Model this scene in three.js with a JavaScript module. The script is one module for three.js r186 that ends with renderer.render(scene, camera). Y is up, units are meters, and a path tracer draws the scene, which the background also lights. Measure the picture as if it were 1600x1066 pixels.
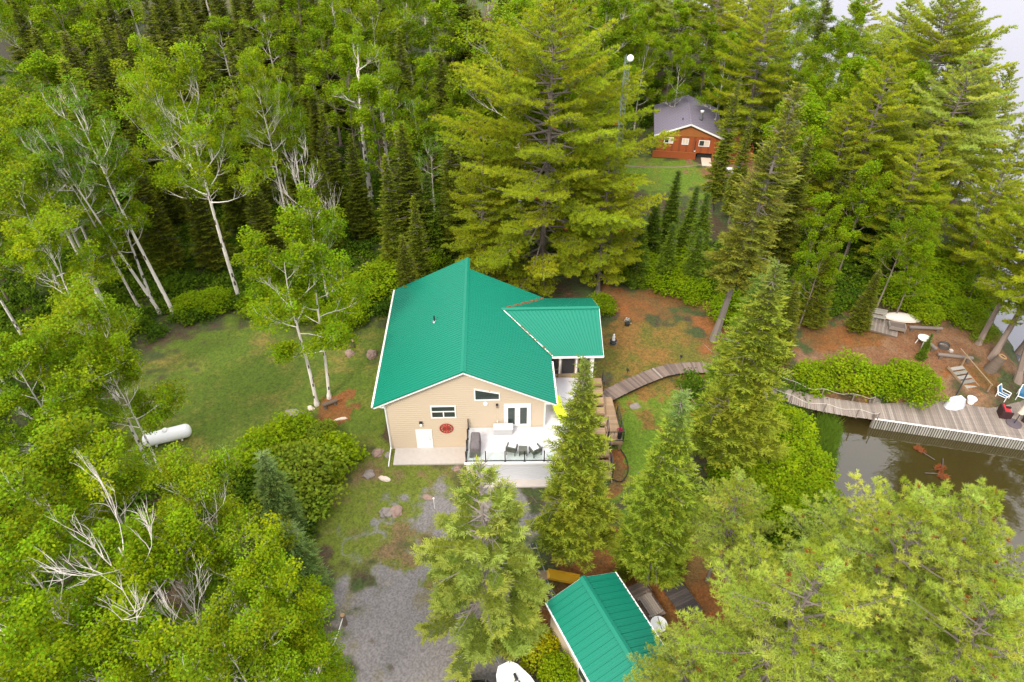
import * as THREE from 'three';
import { mergeGeometries } from 'three/addons/utils/BufferGeometryUtils.js';
import { RoundedBoxGeometry } from 'three/addons/geometries/RoundedBoxGeometry.js';

// ---------------------------------------------------------------- camera, sky, sun, exposure
const scene = new THREE.Scene();
const camera = new THREE.PerspectiveCamera(53.08, 1024 / 682, 0.5, 3000);
camera.position.set(0, 36, 0);
camera.rotation.set(THREE.MathUtils.degToRad(-38.5), 0, 0);
scene.add(camera);

const renderer = new THREE.WebGLRenderer({ antialias: true });
renderer.setSize(1024, 682);
renderer.toneMapping = THREE.LinearToneMapping;
renderer.toneMappingExposure = 2.75;
renderer.shadowMap.enabled = true;

{ // even bright overcast, a little brighter overhead
  const w = 128, h = 64, d = new Float32Array(w * h * 4);
  for (let j = 0; j < h; j++) for (let i = 0; i < w; i++) {
    const el = Math.max(0, Math.sin(((j + 0.5) / h - 0.5) * Math.PI));
    const az = i / w * Math.PI * 2;
    const cl = 1 + 0.10 * Math.sin(az * 3 + el * 7) * Math.cos(az * 2 - el * 5) + 0.05 * Math.sin(az * 7 + el * 19);
    const L = (0.62 + 0.42 * el) * cl, k = (j * w + i) * 4;
    d[k] = L * 1.005; d[k + 1] = L * 0.99; d[k + 2] = L * 1.03; d[k + 3] = 1;
  }
  const sky = new THREE.DataTexture(d, w, h, THREE.RGBAFormat, THREE.FloatType);
  sky.mapping = THREE.EquirectangularReflectionMapping; sky.magFilter = THREE.LinearFilter; sky.minFilter = THREE.LinearFilter;
  sky.wrapS = THREE.RepeatWrapping; sky.needsUpdate = true;
  scene.background = sky; scene.environment = sky;
}
const sun = new THREE.DirectionalLight(0xfff4e4, 1.3);
sun.position.set(-45, 90, 40); sun.target.position.set(0, 0, -45);
sun.castShadow = true; sun.shadow.radius = 26; sun.shadow.mapSize.set(4096, 4096);
Object.assign(sun.shadow.camera, { left: -110, right: 110, top: 110, bottom: -110, near: 1, far: 320 });
scene.add(sun, sun.target);

// ---------------------------------------------------------------- small tools
const R = THREE.MathUtils.degToRad, PI = Math.PI, V = (x, y, z) => new THREE.Vector3(x, y, z);
let seed = 1;
const srand = s => { seed = s >>> 0; };
const rnd = () => { seed = (seed + 0x6D2B79F5) | 0; let t = Math.imul(seed ^ (seed >>> 15), 1 | seed); t = (t + Math.imul(t ^ (t >>> 7), 61 | t)) ^ t; return ((t ^ (t >>> 14)) >>> 0) / 4294967296; };
const rr = (a, b) => a + (b - a) * rnd();
const hash2 = (x, y) => { let n = Math.imul(x, 374761393) + Math.imul(y, 668265263); n = Math.imul(n ^ (n >>> 13), 1274126177); return ((n ^ (n >>> 16)) >>> 0) / 4294967296; };
function vnoise(x, y) {
  const xi = Math.floor(x), yi = Math.floor(y), fx = x - xi, fy = y - yi, u = fx * fx * (3 - 2 * fx), v = fy * fy * (3 - 2 * fy);
  const a = hash2(xi, yi), b = hash2(xi + 1, yi), c = hash2(xi, yi + 1), d = hash2(xi + 1, yi + 1);
  return a + (b - a) * u + (c - a) * v + (a - b - c + d) * u * v;
}
const fbm = (x, y, n = 4) => { let s = 0, a = 0.5; for (let i = 0; i < n; i++) { s += a * vnoise(x, y); x = x * 2.03 + 17.1; y = y * 2.03 + 9.7; a *= 0.5; } return s / (1 - Math.pow(0.5, n)); };
const sstep = (a, b, x) => { const t = Math.min(1, Math.max(0, (x - a) / (b - a))); return t * t * (3 - 2 * t); };
const mix = (a, b, t) => a + (b - a) * t;

const used = {};
function numbered(name) { const n = used[name] = (used[name] ?? -1) + 1; return n ? `${name}_${String(n).padStart(3, '0')}` : name; }
function tag(o, label, category, group, kind) {
  o.userData.label = label; if (category) o.userData.category = category;
  if (group) o.userData.group = group;
  if (kind) o.userData.kind = kind;
  return o;
}
function thing(name, label, category, [x, y, z] = [0, 0, 0], turn = 0, group) {
  const o = new THREE.Group(); o.name = numbered(name); o.position.set(x, y, z); o.rotation.y = turn; scene.add(o);
  return tag(o, label, category, group);
}
function put(geo, name, mat, parent) {
  const g = Array.isArray(geo) ? (geo.length > 1 ? mergeGeometries(geo.map(q => q.index ? q.toNonIndexed() : q)) : geo[0]) : geo;
  const m = new THREE.Mesh(g, mat); m.name = parent === scene ? numbered(name) : name;
  m.castShadow = m.receiveShadow = true; parent.add(m); return m;
}
function struct(geo, name, mat, label) { const m = put(geo, name, mat, scene); return tag(m, label, name.split('_').pop(), null, 'structure'); }
function boxUV(g, w, h, d) {
  const uv = g.attributes.uv, dims = [[d, h], [d, h], [w, d], [w, d], [w, h], [w, h]], ou = rnd(), ov = rnd();
  for (let f = 0; f < 6; f++) for (let k = 0; k < 4; k++) { const i = f * 4 + k; uv.setXY(i, uv.getX(i) * dims[f][0] + ou, uv.getY(i) * dims[f][1] + ov); }
  return g;
}
function box(w, h, d, x = 0, y = 0, z = 0, rx = 0, ry = 0, rz = 0) {
  const g = boxUV(new THREE.BoxGeometry(w, h, d), w, h, d);
  if (rx) g.rotateX(rx); if (rz) g.rotateZ(rz); if (ry) g.rotateY(ry);
  return g.translate(x, y, z);
}
function rbox(w, h, d, r, x = 0, y = 0, z = 0, ry = 0, seg = 2) { const g = new RoundedBoxGeometry(w, h, d, seg, r); if (ry) g.rotateY(ry); return g.translate(x, y, z); }
function cyl(r0, r1, h, x = 0, y = 0, z = 0, n = 12) { return new THREE.CylinderGeometry(r0, r1, h, n).translate(x, y, z); }
function bar(a, b, r, n = 6, r2 = r) {                       // a round bar from point a to point b
  const p = V(...a), q = V(...b), d = q.clone().sub(p), L = d.length();
  const g = new THREE.CylinderGeometry(r2, r, L, n).translate(0, L / 2, 0);
  g.applyQuaternion(new THREE.Quaternion().setFromUnitVectors(V(0, 1, 0), d.normalize()));
  return g.translate(p.x, p.y, p.z);
}
function beam(a, b, w, h) {                                   // a square bar
  const p = V(...a), q = V(...b), d = q.clone().sub(p), L = d.length();
  const g = boxUV(new THREE.BoxGeometry(w, h, L), w, h, L).translate(0, 0, L / 2);
  const m = new THREE.Matrix4().lookAt(q, p, V(0, 1, 0)); g.applyMatrix4(m);
  return g.translate(p.x, p.y, p.z);
}
function slab(pts, y0, y1) {                                  // a flat prism over [x, z] points
  const s = new THREE.Shape(pts.map(([x, z]) => new THREE.Vector2(x, -z)));
  return new THREE.ExtrudeGeometry(s, { depth: y1 - y0, bevelEnabled: false }).rotateX(-PI / 2).translate(0, y0, 0);
}
const rope = (pts, r, n = 24) => new THREE.TubeGeometry(new THREE.CatmullRomCurve3(pts.map(p => V(...p))), n, r, 5);

// ---------------------------------------------------------------- textures and materials
function tex(n, f, srgb = true) {
  const d = new Uint8Array(n * n * 4);
  for (let j = 0; j < n; j++) for (let i = 0; i < n; i++) { const v = f(i / n, j / n, i, j), k = (j * n + i) * 4; const a = Array.isArray(v) ? v : [v, v, v]; d[k] = a[0] * 255; d[k + 1] = a[1] * 255; d[k + 2] = a[2] * 255; d[k + 3] = 255; }
  const t = new THREE.DataTexture(d, n, n); t.wrapS = t.wrapT = THREE.RepeatWrapping; t.magFilter = THREE.LinearFilter; t.minFilter = THREE.LinearMipmapLinearFilter; t.generateMipmaps = true;
  if (srgb) t.colorSpace = THREE.SRGBColorSpace; t.needsUpdate = true; return t;
}
const wrapN = (u, v, su, sv, n) => { // noise that closes on itself
  const a = fbm(u * su, v * sv, n), b = fbm((u - 1) * su, v * sv, n), c = fbm(u * su, (v - 1) * sv, n), d = fbm((u - 1) * su, (v - 1) * sv, n);
  const x = u * u * (3 - 2 * u), y = v * v * (3 - 2 * v); return mix(mix(a, b, x), mix(c, d, x), y);
};
const grainT = tex(256, (u, v) => 0.62 + 0.36 * wrapN(u, v, 5, 60, 4));
const grainV = tex(256, (u, v) => 0.62 + 0.36 * wrapN(u, v, 60, 5, 4));
const speckT = tex(256, (u, v, i, j) => 0.66 + 0.22 * wrapN(u, v, 6, 6, 4) + 0.12 * hash2(i, j));
const softT = tex(256, (u, v, i, j) => 0.88 + 0.08 * wrapN(u, v, 6, 6, 4) + 0.04 * hash2(i, j));
const bumpT = tex(256, (u, v, i, j) => 0.6 * wrapN(u, v, 14, 14, 4) + 0.4 * hash2(i + 9, j), false);
const shingT = tex(512, (u, v, i, j) => { const row = Math.floor(v * 14), tabn = Math.floor(u * 10 + (row % 2) * 0.5 + hash2(row, 5)); const t = hash2(tabn % 10, row); const b = 0.55 + 0.4 * t * 0.6 + 0.2 * (hash2(i, j) - 0.5); return [b * 0.97, b * 0.95, b]; });
const C = (r, g, b) => new THREE.Color().setRGB(r, g, b);
const M = (r, g, b, rough = 0.8, more = {}) => new THREE.MeshStandardMaterial({ color: C(r, g, b), roughness: rough, ...more });
const mat = {
  roof: new THREE.MeshPhysicalMaterial({ color: C(0.002, 0.172, 0.106), roughness: 0.5, clearcoat: 0.08, clearcoatRoughness: 0.5, specularIntensity: 0.6 }),
  siding: M(0.53, 0.435, 0.32, 0.7), white: M(0.78, 0.78, 0.77, 0.5), cream: M(0.72, 0.7, 0.6, 0.5), vinyl: M(0.66, 0.64, 0.65, 0.55, { map: softT }),
  concrete: M(0.54, 0.49, 0.44, 0.9, { map: softT, bumpMap: bumpT, bumpScale: 0.004 }), black: M(0.012, 0.012, 0.014, 0.45), dark: M(0.02, 0.02, 0.02, 0.8),
  glass: new THREE.MeshPhysicalMaterial({ color: C(0.93, 0.98, 0.96), roughness: 0.02, transmission: 1, thickness: 0, ior: 1.5 }),
  window: new THREE.MeshPhysicalMaterial({ color: C(0.03, 0.045, 0.04), roughness: 0.06, ior: 1.6, specularIntensity: 1 }),
  screen: M(0.018, 0.017, 0.018, 0.75), tan: M(0.46, 0.33, 0.2, 0.7, { map: grainT }), brown: M(0.2, 0.11, 0.05, 0.7, { map: grainV }),
  garage: M(0.55, 0.56, 0.6, 0.5), red: M(0.33, 0.035, 0.02, 0.6), needles: M(0.3, 0.13, 0.05, 1, { map: speckT }), metal: M(0.55, 0.56, 0.57, 0.35, { metalness: 0.9 }),
  grayfab: M(0.19, 0.165, 0.165, 0.9, { map: speckT }), greyrock: M(0.36, 0.31, 0.27, 0.95, { map: speckT }), pinkrock: M(0.42, 0.29, 0.23, 0.95, { map: speckT }),
  wicker: M(0.14, 0.15, 0.12, 0.9, { map: speckT }), slide: M(0.55, 0.32, 0.02, 0.4), blue: M(0.02, 0.12, 0.24, 0.6), redcush: M(0.5, 0.02, 0.03, 0.8), wine: M(0.05, 0.015, 0.015, 0.8, { map: speckT }),
  lime: M(0.62, 0.72, 0.02, 0.6), pinkfl: M(0.6, 0.03, 0.16, 0.7), galv: M(0.28, 0.33, 0.34, 0.45, { metalness: 0.6 }), barklog: M(0.2, 0.15, 0.11, 0.95, { map: grainT }), cutwood: M(0.5, 0.31, 0.14, 0.8, { map: speckT }),
  orangewood: M(0.5, 0.11, 0.02, 0.7, { map: grainV }), orangetrim: M(0.52, 0.18, 0.04, 0.7, { map: grainT }), shingle: M(0.44, 0.41, 0.47, 0.95, { map: shingT }), rope: M(0.62, 0.58, 0.5, 0.9), rust: M(0.33, 0.085, 0.03, 0.9, { map: speckT }),
  bluebin: M(0.02, 0.2, 0.5, 0.5), parch: M(0.62, 0.52, 0.42, 0.9),
};
const greyPlank = [[.39, .32, .265], [.34, .285, .24], [.44, .37, .31], [.30, .25, .21], [.41, .33, .27], [.48, .41, .345]].map(c => M(...c, 0.9, { map: grainT }));
const brownPlank = [[.27, .195, .155], [.23, .165, .13], [.31, .23, .18], [.2, .15, .125], [.35, .26, .21]].map(c => M(...c, 0.9, { map: grainT }));
const darkPlank = [[.10, .08, .075], [.12, .10, .09], [.085, .07, .066], [.14, .115, .1]].map(c => M(...c, 0.9, { map: grainT }));
const tanPlank = [[.50, .33, .19], [.46, .30, .17], [.54, .37, .22], [.43, .28, .155]].map(c => M(...c, 0.8, { map: grainT }));
const palePlank = [[.47, .45, .38], [.40, .38, .32], [.52, .49, .43], [.36, .34, .29]].map(c => M(...c, 0.9, { map: grainV }));
const pick = a => a[Math.floor(rnd() * a.length)];
const unitBox = new THREE.BoxGeometry(1, 1, 1);
function piece(name, m, parent, w, h, d, x, y, z, rx = 0, ry = 0, rz = 0) { // one plank, slat or tread: a shared box, scaled
  const o = new THREE.Mesh(unitBox, m); o.name = name; o.scale.set(w, h, d); o.position.set(x, y, z); o.rotation.set(rx, ry, rz, 'YXZ'); o.castShadow = o.receiveShadow = true; parent.add(o); return o;
}

// ---------------------------------------------------------------- the lie of the land
const WATER = -1.0;
const shore = [[17, 80], [17, -5], [19.6, -15], [20.8, -22], [21.3, -27], [20.9, -30.5], [22.4, -34], [22.6, -37.2], [24.6, -38.8], [27.3, -37.6], [31, -36.6], [36, -35.6], [41, -36.8], [42.6, -42], [44, -49.6], [48, -57], [50.5, -61], [53.5, -75], [56, -92], [54, -108], [46, -122], [36, -138], [21, -158], [0, -181], [-60, -230], [-260, -330], [-420, -330], [-420, 80]];
function shoreDist(x, z) {                                     // metres inland of the waterline, below 0 out on the water
  let best = 1e9, inside = false;
  for (let i = 0, j = shore.length - 1; i < shore.length; j = i++) {
    const [ax, az] = shore[j], [bx, bz] = shore[i], dx = bx - ax, dz = bz - az;
    const t = Math.min(1, Math.max(0, ((x - ax) * dx + (z - az) * dz) / (dx * dx + dz * dz)));
    best = Math.min(best, (x - ax - dx * t) ** 2 + (z - az - dz * t) ** 2);
    if ((az > z) !== (bz > z) && x < ax + (z - az) / (bz - az) * dx) inside = !inside;
  }
  return inside ? Math.sqrt(best) : -Math.sqrt(best);
}
const bump2 = (x, z, cx, cz, r) => Math.max(0, 1 - ((x - cx) ** 2 + (z - cz) ** 2) / (r * r));
function groundH(x, z) {
  const d = shoreDist(x, z) + (fbm(x * 0.35, z * 0.35, 3) - 0.5) * 1.2;
  const land = mix(-2.6, 0, sstep(-3.2, 2.6, d)), calm = bump2(x, z, -2, -34, 19) * 0.9;
  let h = land + (fbm(x * 0.07 + 3, z * 0.07, 3) - 0.5) * 0.9 * (1 - Math.min(1, calm * 1.6)) * sstep(1, 6, d) + (fbm(x * 0.6, z * 0.6, 3) - 0.5) * 0.12;
  h += 0.5 * sstep(0, 1, bump2(x, z, 35.5, -46, 8.5)) * sstep(0, 3, d);
  return h;
}
const zones = [ // kind, x, z, half sizes, turn
  ['lawn', -19, -41, 12, 8.2, 0], ['lawn', -12, -38, 3.5, 7, 0], ['lawn', -24, -34, 8, 4, 0], ['moss', -8, -28, 6.5, 6, 0], ['moss', -9.8, -30, 3.4, 3.6, 0], ['moss', -6.5, -27.2, 2.2, 1.3, 20], ['moss', -5.5, -29.3, 3.4, 1.2, 0],
  ['olive', 11.5, -44.2, 6, 4.2, 0], ['olive', 10, -37, 5.5, 4, 10], ['grass', 9.0, -33, 2.7, 4.3, 0], ['grass', 9.4, -27.5, 2.2, 4.5, 0], ['grass', 12.5, -36.8, 2.6, 1.4, 0],
  ['rust', 12.5, -51.2, 5.6, 2.7, 0], ['rust', 17.2, -46, 1.8, 1.8, 0], ['rust', 5, -22.3, 5.5, 2.4, 0], ['rust', 10.5, -22.5, 3.6, 4.5, 0], ['rust', 1.5, -18.6, 2.2, 2.6, 0], ['rust', -0.6, -19.2, 2, 1.2, 0], ['rust', 7.0, -31.2, 0.9, 1.8, 0], ['rust', -13.6, -36.5, 1.5, 1.9, 0], ['rust', 14.6, -32.5, 1.2, 3, 0],
  ['dirt', 32, -43.5, 9.5, 5.6, 0], ['rust', 27, -46, 4.5, 2.6, 0], ['rust', 36.5, -40.5, 2.2, 1.4, 0], ['grass', 18.5, -78, 7, 5.5, 0], ['rust', 31.5, -70, 3, 3.4, 0], ['dirt', 27, -79, 4, 4, 0],
  ['gravel', -5, -20, 5, 6.5, 0], ['gravel', -2.2, -27, 4.8, 3.2, 0], ['gravel', -1.5, -14.5, 5.2, 4.6, 0], ['gravel', -5, -6, 6, 12, 0], ['moss', -7.6, -24.6, 1.8, 0.9, 10], ['moss', -3.6, -23, 1.2, 1.1, 0],
].map(([k, x, z, a, b, t]) => ({ k, x, z, a, b, c: Math.cos(R(t)), s: Math.sin(R(t)) }));
{
  const N = 2048, X0 = -75, Z0 = -120, S = 135, d = new Uint8Array(N * N * 4), lut = new Uint8Array(4096);
  for (let i = 0; i < 4096; i++) { const l = i / 4095; lut[i] = 255 * (l <= 0.0031308 ? 12.92 * l : 1.055 * l ** (1 / 2.4) - 0.055); }
  const paint = {
    lawn: (x, z, a, b) => { const t = sstep(0.42, 0.8, a); return [mix(0.09, 0.20, t), mix(0.14, 0.165, t), mix(0.006, 0.03, t)]; },
    olive: (x, z, a, b) => { const t = sstep(0.35, 0.7, a); return [mix(0.12, 0.21, t), mix(0.115, 0.11, t), mix(0.010, 0.022, t)]; },
    grass: (x, z, a, b) => { const t = sstep(0.45, 0.8, a); return [mix(0.11, 0.17, t), mix(0.19, 0.17, t), mix(0.005, 0.016, t)]; },
    moss: (x, z, a, b) => { const t = sstep(0.42, 0.66, a); return [mix(0.13, 0.17, t), mix(0.165, 0.115, t), mix(0.012, 0.05, t)]; },
    rust: (x, z, a, b) => { const t = sstep(0.28, 0.66, a); return [mix(0.25, 0.14, t), mix(0.09, 0.08, t), mix(0.02, 0.02, t)]; },
    dirt: (x, z, a, b) => { const t = sstep(0.35, 0.7, a); return [mix(0.23, 0.19, t), mix(0.13, 0.085, t), mix(0.065, 0.035, t)]; },
    gravel: (x, z, a, b) => { const t = sstep(0.5, 0.78, a); return [mix(0.215, 0.18, t), mix(0.198, 0.155, t), mix(0.188, 0.08, t)]; },
    floor: (x, z, a, b) => { const t = sstep(0.38, 0.62, a); return [mix(0.075, 0.05, t), mix(0.05, 0.075, t), mix(0.025, 0.015, t)]; },
  };
  for (let j = 0; j < N; j++) for (let i = 0; i < N; i++) {
    const x = X0 + (i + 0.5) / N * S, z = Z0 + (j + 0.5) / N * S, k = (j * N + i) * 4;
    const a = fbm(x * 0.42 + 40, z * 0.42, 4), a2 = vnoise(x * 1.3 + 5, z * 1.3), e = fbm(x * 0.8 + 11, z * 0.8 + 4, 3) - 0.5, g = hash2(i, j), g2 = vnoise(i * 0.45, j * 0.45);
    const aa = 0.6 * a + 0.25 * a2 + 0.15 * g2;
    let c = paint.floor(x, z, aa), kind = 0;
    for (const q of zones) {
      const dx = x - q.x, dz = z - q.z; if (Math.abs(dx) > q.a * 1.6 && Math.abs(dx) > q.b * 1.6) continue;
      const u = (dx * q.c + dz * q.s) / q.a, v = (-dx * q.s + dz * q.c) / q.b, r = Math.sqrt(u * u + v * v) + e * 2.6 * Math.min(1, 2 / q.a + 0.25) + (a2 - 0.5) * 0.35 + (g2 - 0.5) * 0.12;
      const w = sstep(1.2, 0.8, r); if (w <= 0) continue;
      const n = paint[q.k](x, z, aa); kind = mix(kind, q.k === 'gravel' ? 1 : 0, w); c = [mix(c[0], n[0], w), mix(c[1], n[1], w), mix(c[2], n[2], w)];
    }
    const gr = 0.55 + 0.6 * g + 0.4 * (g2 - 0.3) * (1 - 0.75 * kind) + 0.05 * kind;
    for (let m = 0; m < 3; m++) d[k + m] = lut[Math.min(4095, Math.max(0, Math.round(c[m] * gr * 4095)))];
    d[k + 3] = 255;
  }
  const t = new THREE.DataTexture(d, N, N); t.colorSpace = THREE.SRGBColorSpace; t.magFilter = THREE.LinearFilter; t.minFilter = THREE.LinearMipmapLinearFilter; t.generateMipmaps = true; t.needsUpdate = true;
  const bt = bumpT.clone(); bt.repeat.set(70, 70); bt.needsUpdate = true;
  const xs = [], zs = [], inner = 0.7;
  for (let x = -420; x < -62; x += 12) xs.push(x); for (let x = -62; x <= 60; x += inner) xs.push(x); for (let x = 66; x <= 90; x += 12) xs.push(x);
  for (let z = -330; z < -115; z += 10) zs.push(z); for (let z = -115; z <= -2; z += inner) zs.push(z); for (let z = 4; z <= 80; z += 12) zs.push(z);
  const p = new Float32Array(xs.length * zs.length * 3), uv = new Float32Array(xs.length * zs.length * 2), ix = [];
  zs.forEach((z, j) => xs.forEach((x, i) => {
    const k = j * xs.length + i; p.set([x, groundH(x, z), z], k * 3); uv.set([(x - X0) / S, (z - Z0) / S], k * 2);
    if (i && j) { const a = k - xs.length - 1, b = k - xs.length, c = k - 1; ix.push(a, c, b, b, c, k); }
  }));
  const g = new THREE.BufferGeometry(); g.setAttribute('position', new THREE.BufferAttribute(p, 3)); g.setAttribute('uv', new THREE.BufferAttribute(uv, 2)); g.setIndex(ix); g.computeVertexNormals();
  struct(g, 'ground', new THREE.MeshStandardMaterial({ map: t, roughness: 0.97, bumpMap: bt, bumpScale: 0.05 }), 'ground of lawn, gravel, rusty needles and forest floor');
  const wgx = [], wgz = []; for (let x = -300; x < 10; x += 40) wgx.push(x); for (let x = 10; x < 62; x += 1) wgx.push(x); for (let x = 62; x <= 1100; x += 30) wgx.push(x); for (let z = -1000; z < -190; z += 40) wgz.push(z); for (let z = -190; z < -60; z += 5) wgz.push(z); for (let z = -60; z < 0; z += 1) wgz.push(z); for (let z = 0; z <= 400; z += 20) wgz.push(z);
  const wb = tex(512, (u, v) => wrapN(u, v, 9, 16, 4), false); 
  const wp = [], wc = [], wu = [], wi = []; // the shallow bay is brown with silt, the open lake grey-blue
  wgz.forEach((z, j) => wgx.forEach((x, i) => { const k = wp.length / 3, t = sstep(-36, -46, z + (fbm(x * 0.2, z * 0.2, 3) - 0.5) * 8 - Math.max(0, x - 46) * 0.6); wp.push(x, WATER, z); wu.push(x / 9, z / 9); wc.push(mix(0.036, 0.115, t), mix(0.028, 0.12, t), mix(0.008, 0.155, t)); if (i && j) { const a = k - wgx.length - 1, b = k - wgx.length, c = k - 1; wi.push(a, c, b, b, c, k); } }));
  const w = new THREE.BufferGeometry(); w.setAttribute('position', new THREE.Float32BufferAttribute(wp, 3)); w.setAttribute('color', new THREE.Float32BufferAttribute(wc, 3)); w.setAttribute('uv', new THREE.Float32BufferAttribute(wu, 2)); w.setIndex(wi); w.computeVertexNormals();
  struct(w, 'lake', new THREE.MeshPhysicalMaterial({ color: 0xffffff, vertexColors: true, roughness: 0.05, ior: 1.7, specularIntensity: 1, bumpMap: wb, bumpScale: 0.014 }), 'calm lake water with a brown shallow inlet by the dock');
}

// ---------------------------------------------------------------- plants: growing geometry
class Sprig {
  constructor() { this.p = []; this.c = []; }
  tri(ax, ay, az, bx, by, bz, cx, cy, cz, col) { this.p.push(ax, ay, az, bx, by, bz, cx, cy, cz); for (let i = 0; i < 3; i++) this.c.push(col[0], col[1], col[2]); }
  // a leaf: two halves folded on the midrib
  leaf(x, y, z, dx, dy, dz, L, W, col) {
    let sx = rr(-1, 1), sy = rr(-0.4, 0.4), sz = rr(-1, 1); const k = sx * dx + sy * dy + sz * dz; sx -= k * dx; sy -= k * dy; sz -= k * dz;
    const n = W / 2 / (Math.hypot(sx, sy, sz) || 1), mx = x + dx * L * 0.45, my = y + dy * L * 0.45 + W * 0.16, mz = z + dz * L * 0.45, tx = x + dx * L, ty = y + dy * L, tz = z + dz * L;
    this.tri(x, y, z, mx + sx * n, my + sy * n, mz + sz * n, tx, ty, tz, col);
    this.tri(x, y, z, tx, ty, tz, mx - sx * n, my - sy * n, mz - sz * n, col);
  }
  // a needle bundle or small blade: one narrow triangle
  blade(x, y, z, dx, dy, dz, L, W, col) {
    let sx = rr(-1, 1), sy = rr(-0.3, 0.3), sz = rr(-1, 1); const k = sx * dx + sy * dy + sz * dz; sx -= k * dx; sy -= k * dy; sz -= k * dz;
    const n = W / 2 / (Math.hypot(sx, sy, sz) || 1);
    this.tri(x + sx * n, y + sy * n, z + sz * n, x - sx * n, y - sy * n, z - sz * n, x + dx * L, y + dy * L, z + dz * L, col);
  }
  tube(pts, rad, n, colf) {
    let prev = null;
    for (let i = 0; i < pts.length; i++) {
      const a = pts[Math.max(0, i - 1)], b = pts[Math.min(pts.length - 1, i + 1)];
      let tx = b[0] - a[0], ty = b[1] - a[1], tz = b[2] - a[2]; const l = Math.hypot(tx, ty, tz) || 1; tx /= l; ty /= l; tz /= l;
      let ux = Math.abs(ty) > 0.8 ? 1 : 0, uy = ux ? 0 : 1, uz = 0; const k = ux * tx + uy * ty; ux -= k * tx; uy -= k * ty; uz -= k * tz; const m = Math.hypot(ux, uy, uz); ux /= m; uy /= m; uz /= m;
      const vx = ty * uz - tz * uy, vy = tz * ux - tx * uz, vz = tx * uy - ty * ux, ring = [];
      for (let q = 0; q < n; q++) { const t = q / n * 2 * PI, c = Math.cos(t) * rad[i], s = Math.sin(t) * rad[i]; ring.push([pts[i][0] + ux * c + vx * s, pts[i][1] + uy * c + vy * s, pts[i][2] + uz * c + vz * s]); }
      if (prev) for (let q = 0; q < n; q++) { const w = (q + 1) % n, col = colf(i, q); this.tri(...prev[q], ...prev[w], ...ring[q], col); this.tri(...prev[w], ...ring[w], ...ring[q], col); }
      prev = ring;
    }
  }
  geo(warm = 1) {
    if (warm !== 1) for (let i = 0; i < this.c.length; i += 3) { this.c[i] *= warm; this.c[i + 1] *= 1.03; this.c[i + 2] *= 0.65; }
    const g = new THREE.BufferGeometry();
    g.setAttribute('position', new THREE.BufferAttribute(new Float32Array(this.p), 3)); g.setAttribute('color', new THREE.BufferAttribute(new Float32Array(this.c), 3));
    return g;
  }
}
const leafMat = (tr = 0.32, rough = 0.85) => new THREE.MeshPhysicalMaterial({ color: 0xffffff, vertexColors: true, side: THREE.DoubleSide, roughness: rough, transmission: tr, thickness: 0, specularIntensity: 0.05 });
const broadMat = leafMat(0.42), needleMat = leafMat(0.42), barkMat = new THREE.MeshStandardMaterial({ vertexColors: true, roughness: 0.9, side: THREE.DoubleSide });
const tone = (c, v, warm = 0) => { const k = 1.06 + rr(-v, v), w = rr(-warm, warm); return [Math.max(0, c[0] * k * (1 + w)), Math.max(0, c[1] * k), Math.max(0, c[2] * k * (1 - w))]; };
const dir = (az, el) => [Math.cos(el) * Math.cos(az), Math.sin(el), Math.cos(el) * Math.sin(az)];
const whiteBark = () => (i, q) => { const r = rnd(); return r < 0.1 ? [0.07, 0.06, 0.055] : tone([0.56, 0.52, 0.47], 0.14); };
const greyBark = (b = [0.16, 0.13, 0.105]) => () => tone(b, 0.25);

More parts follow.
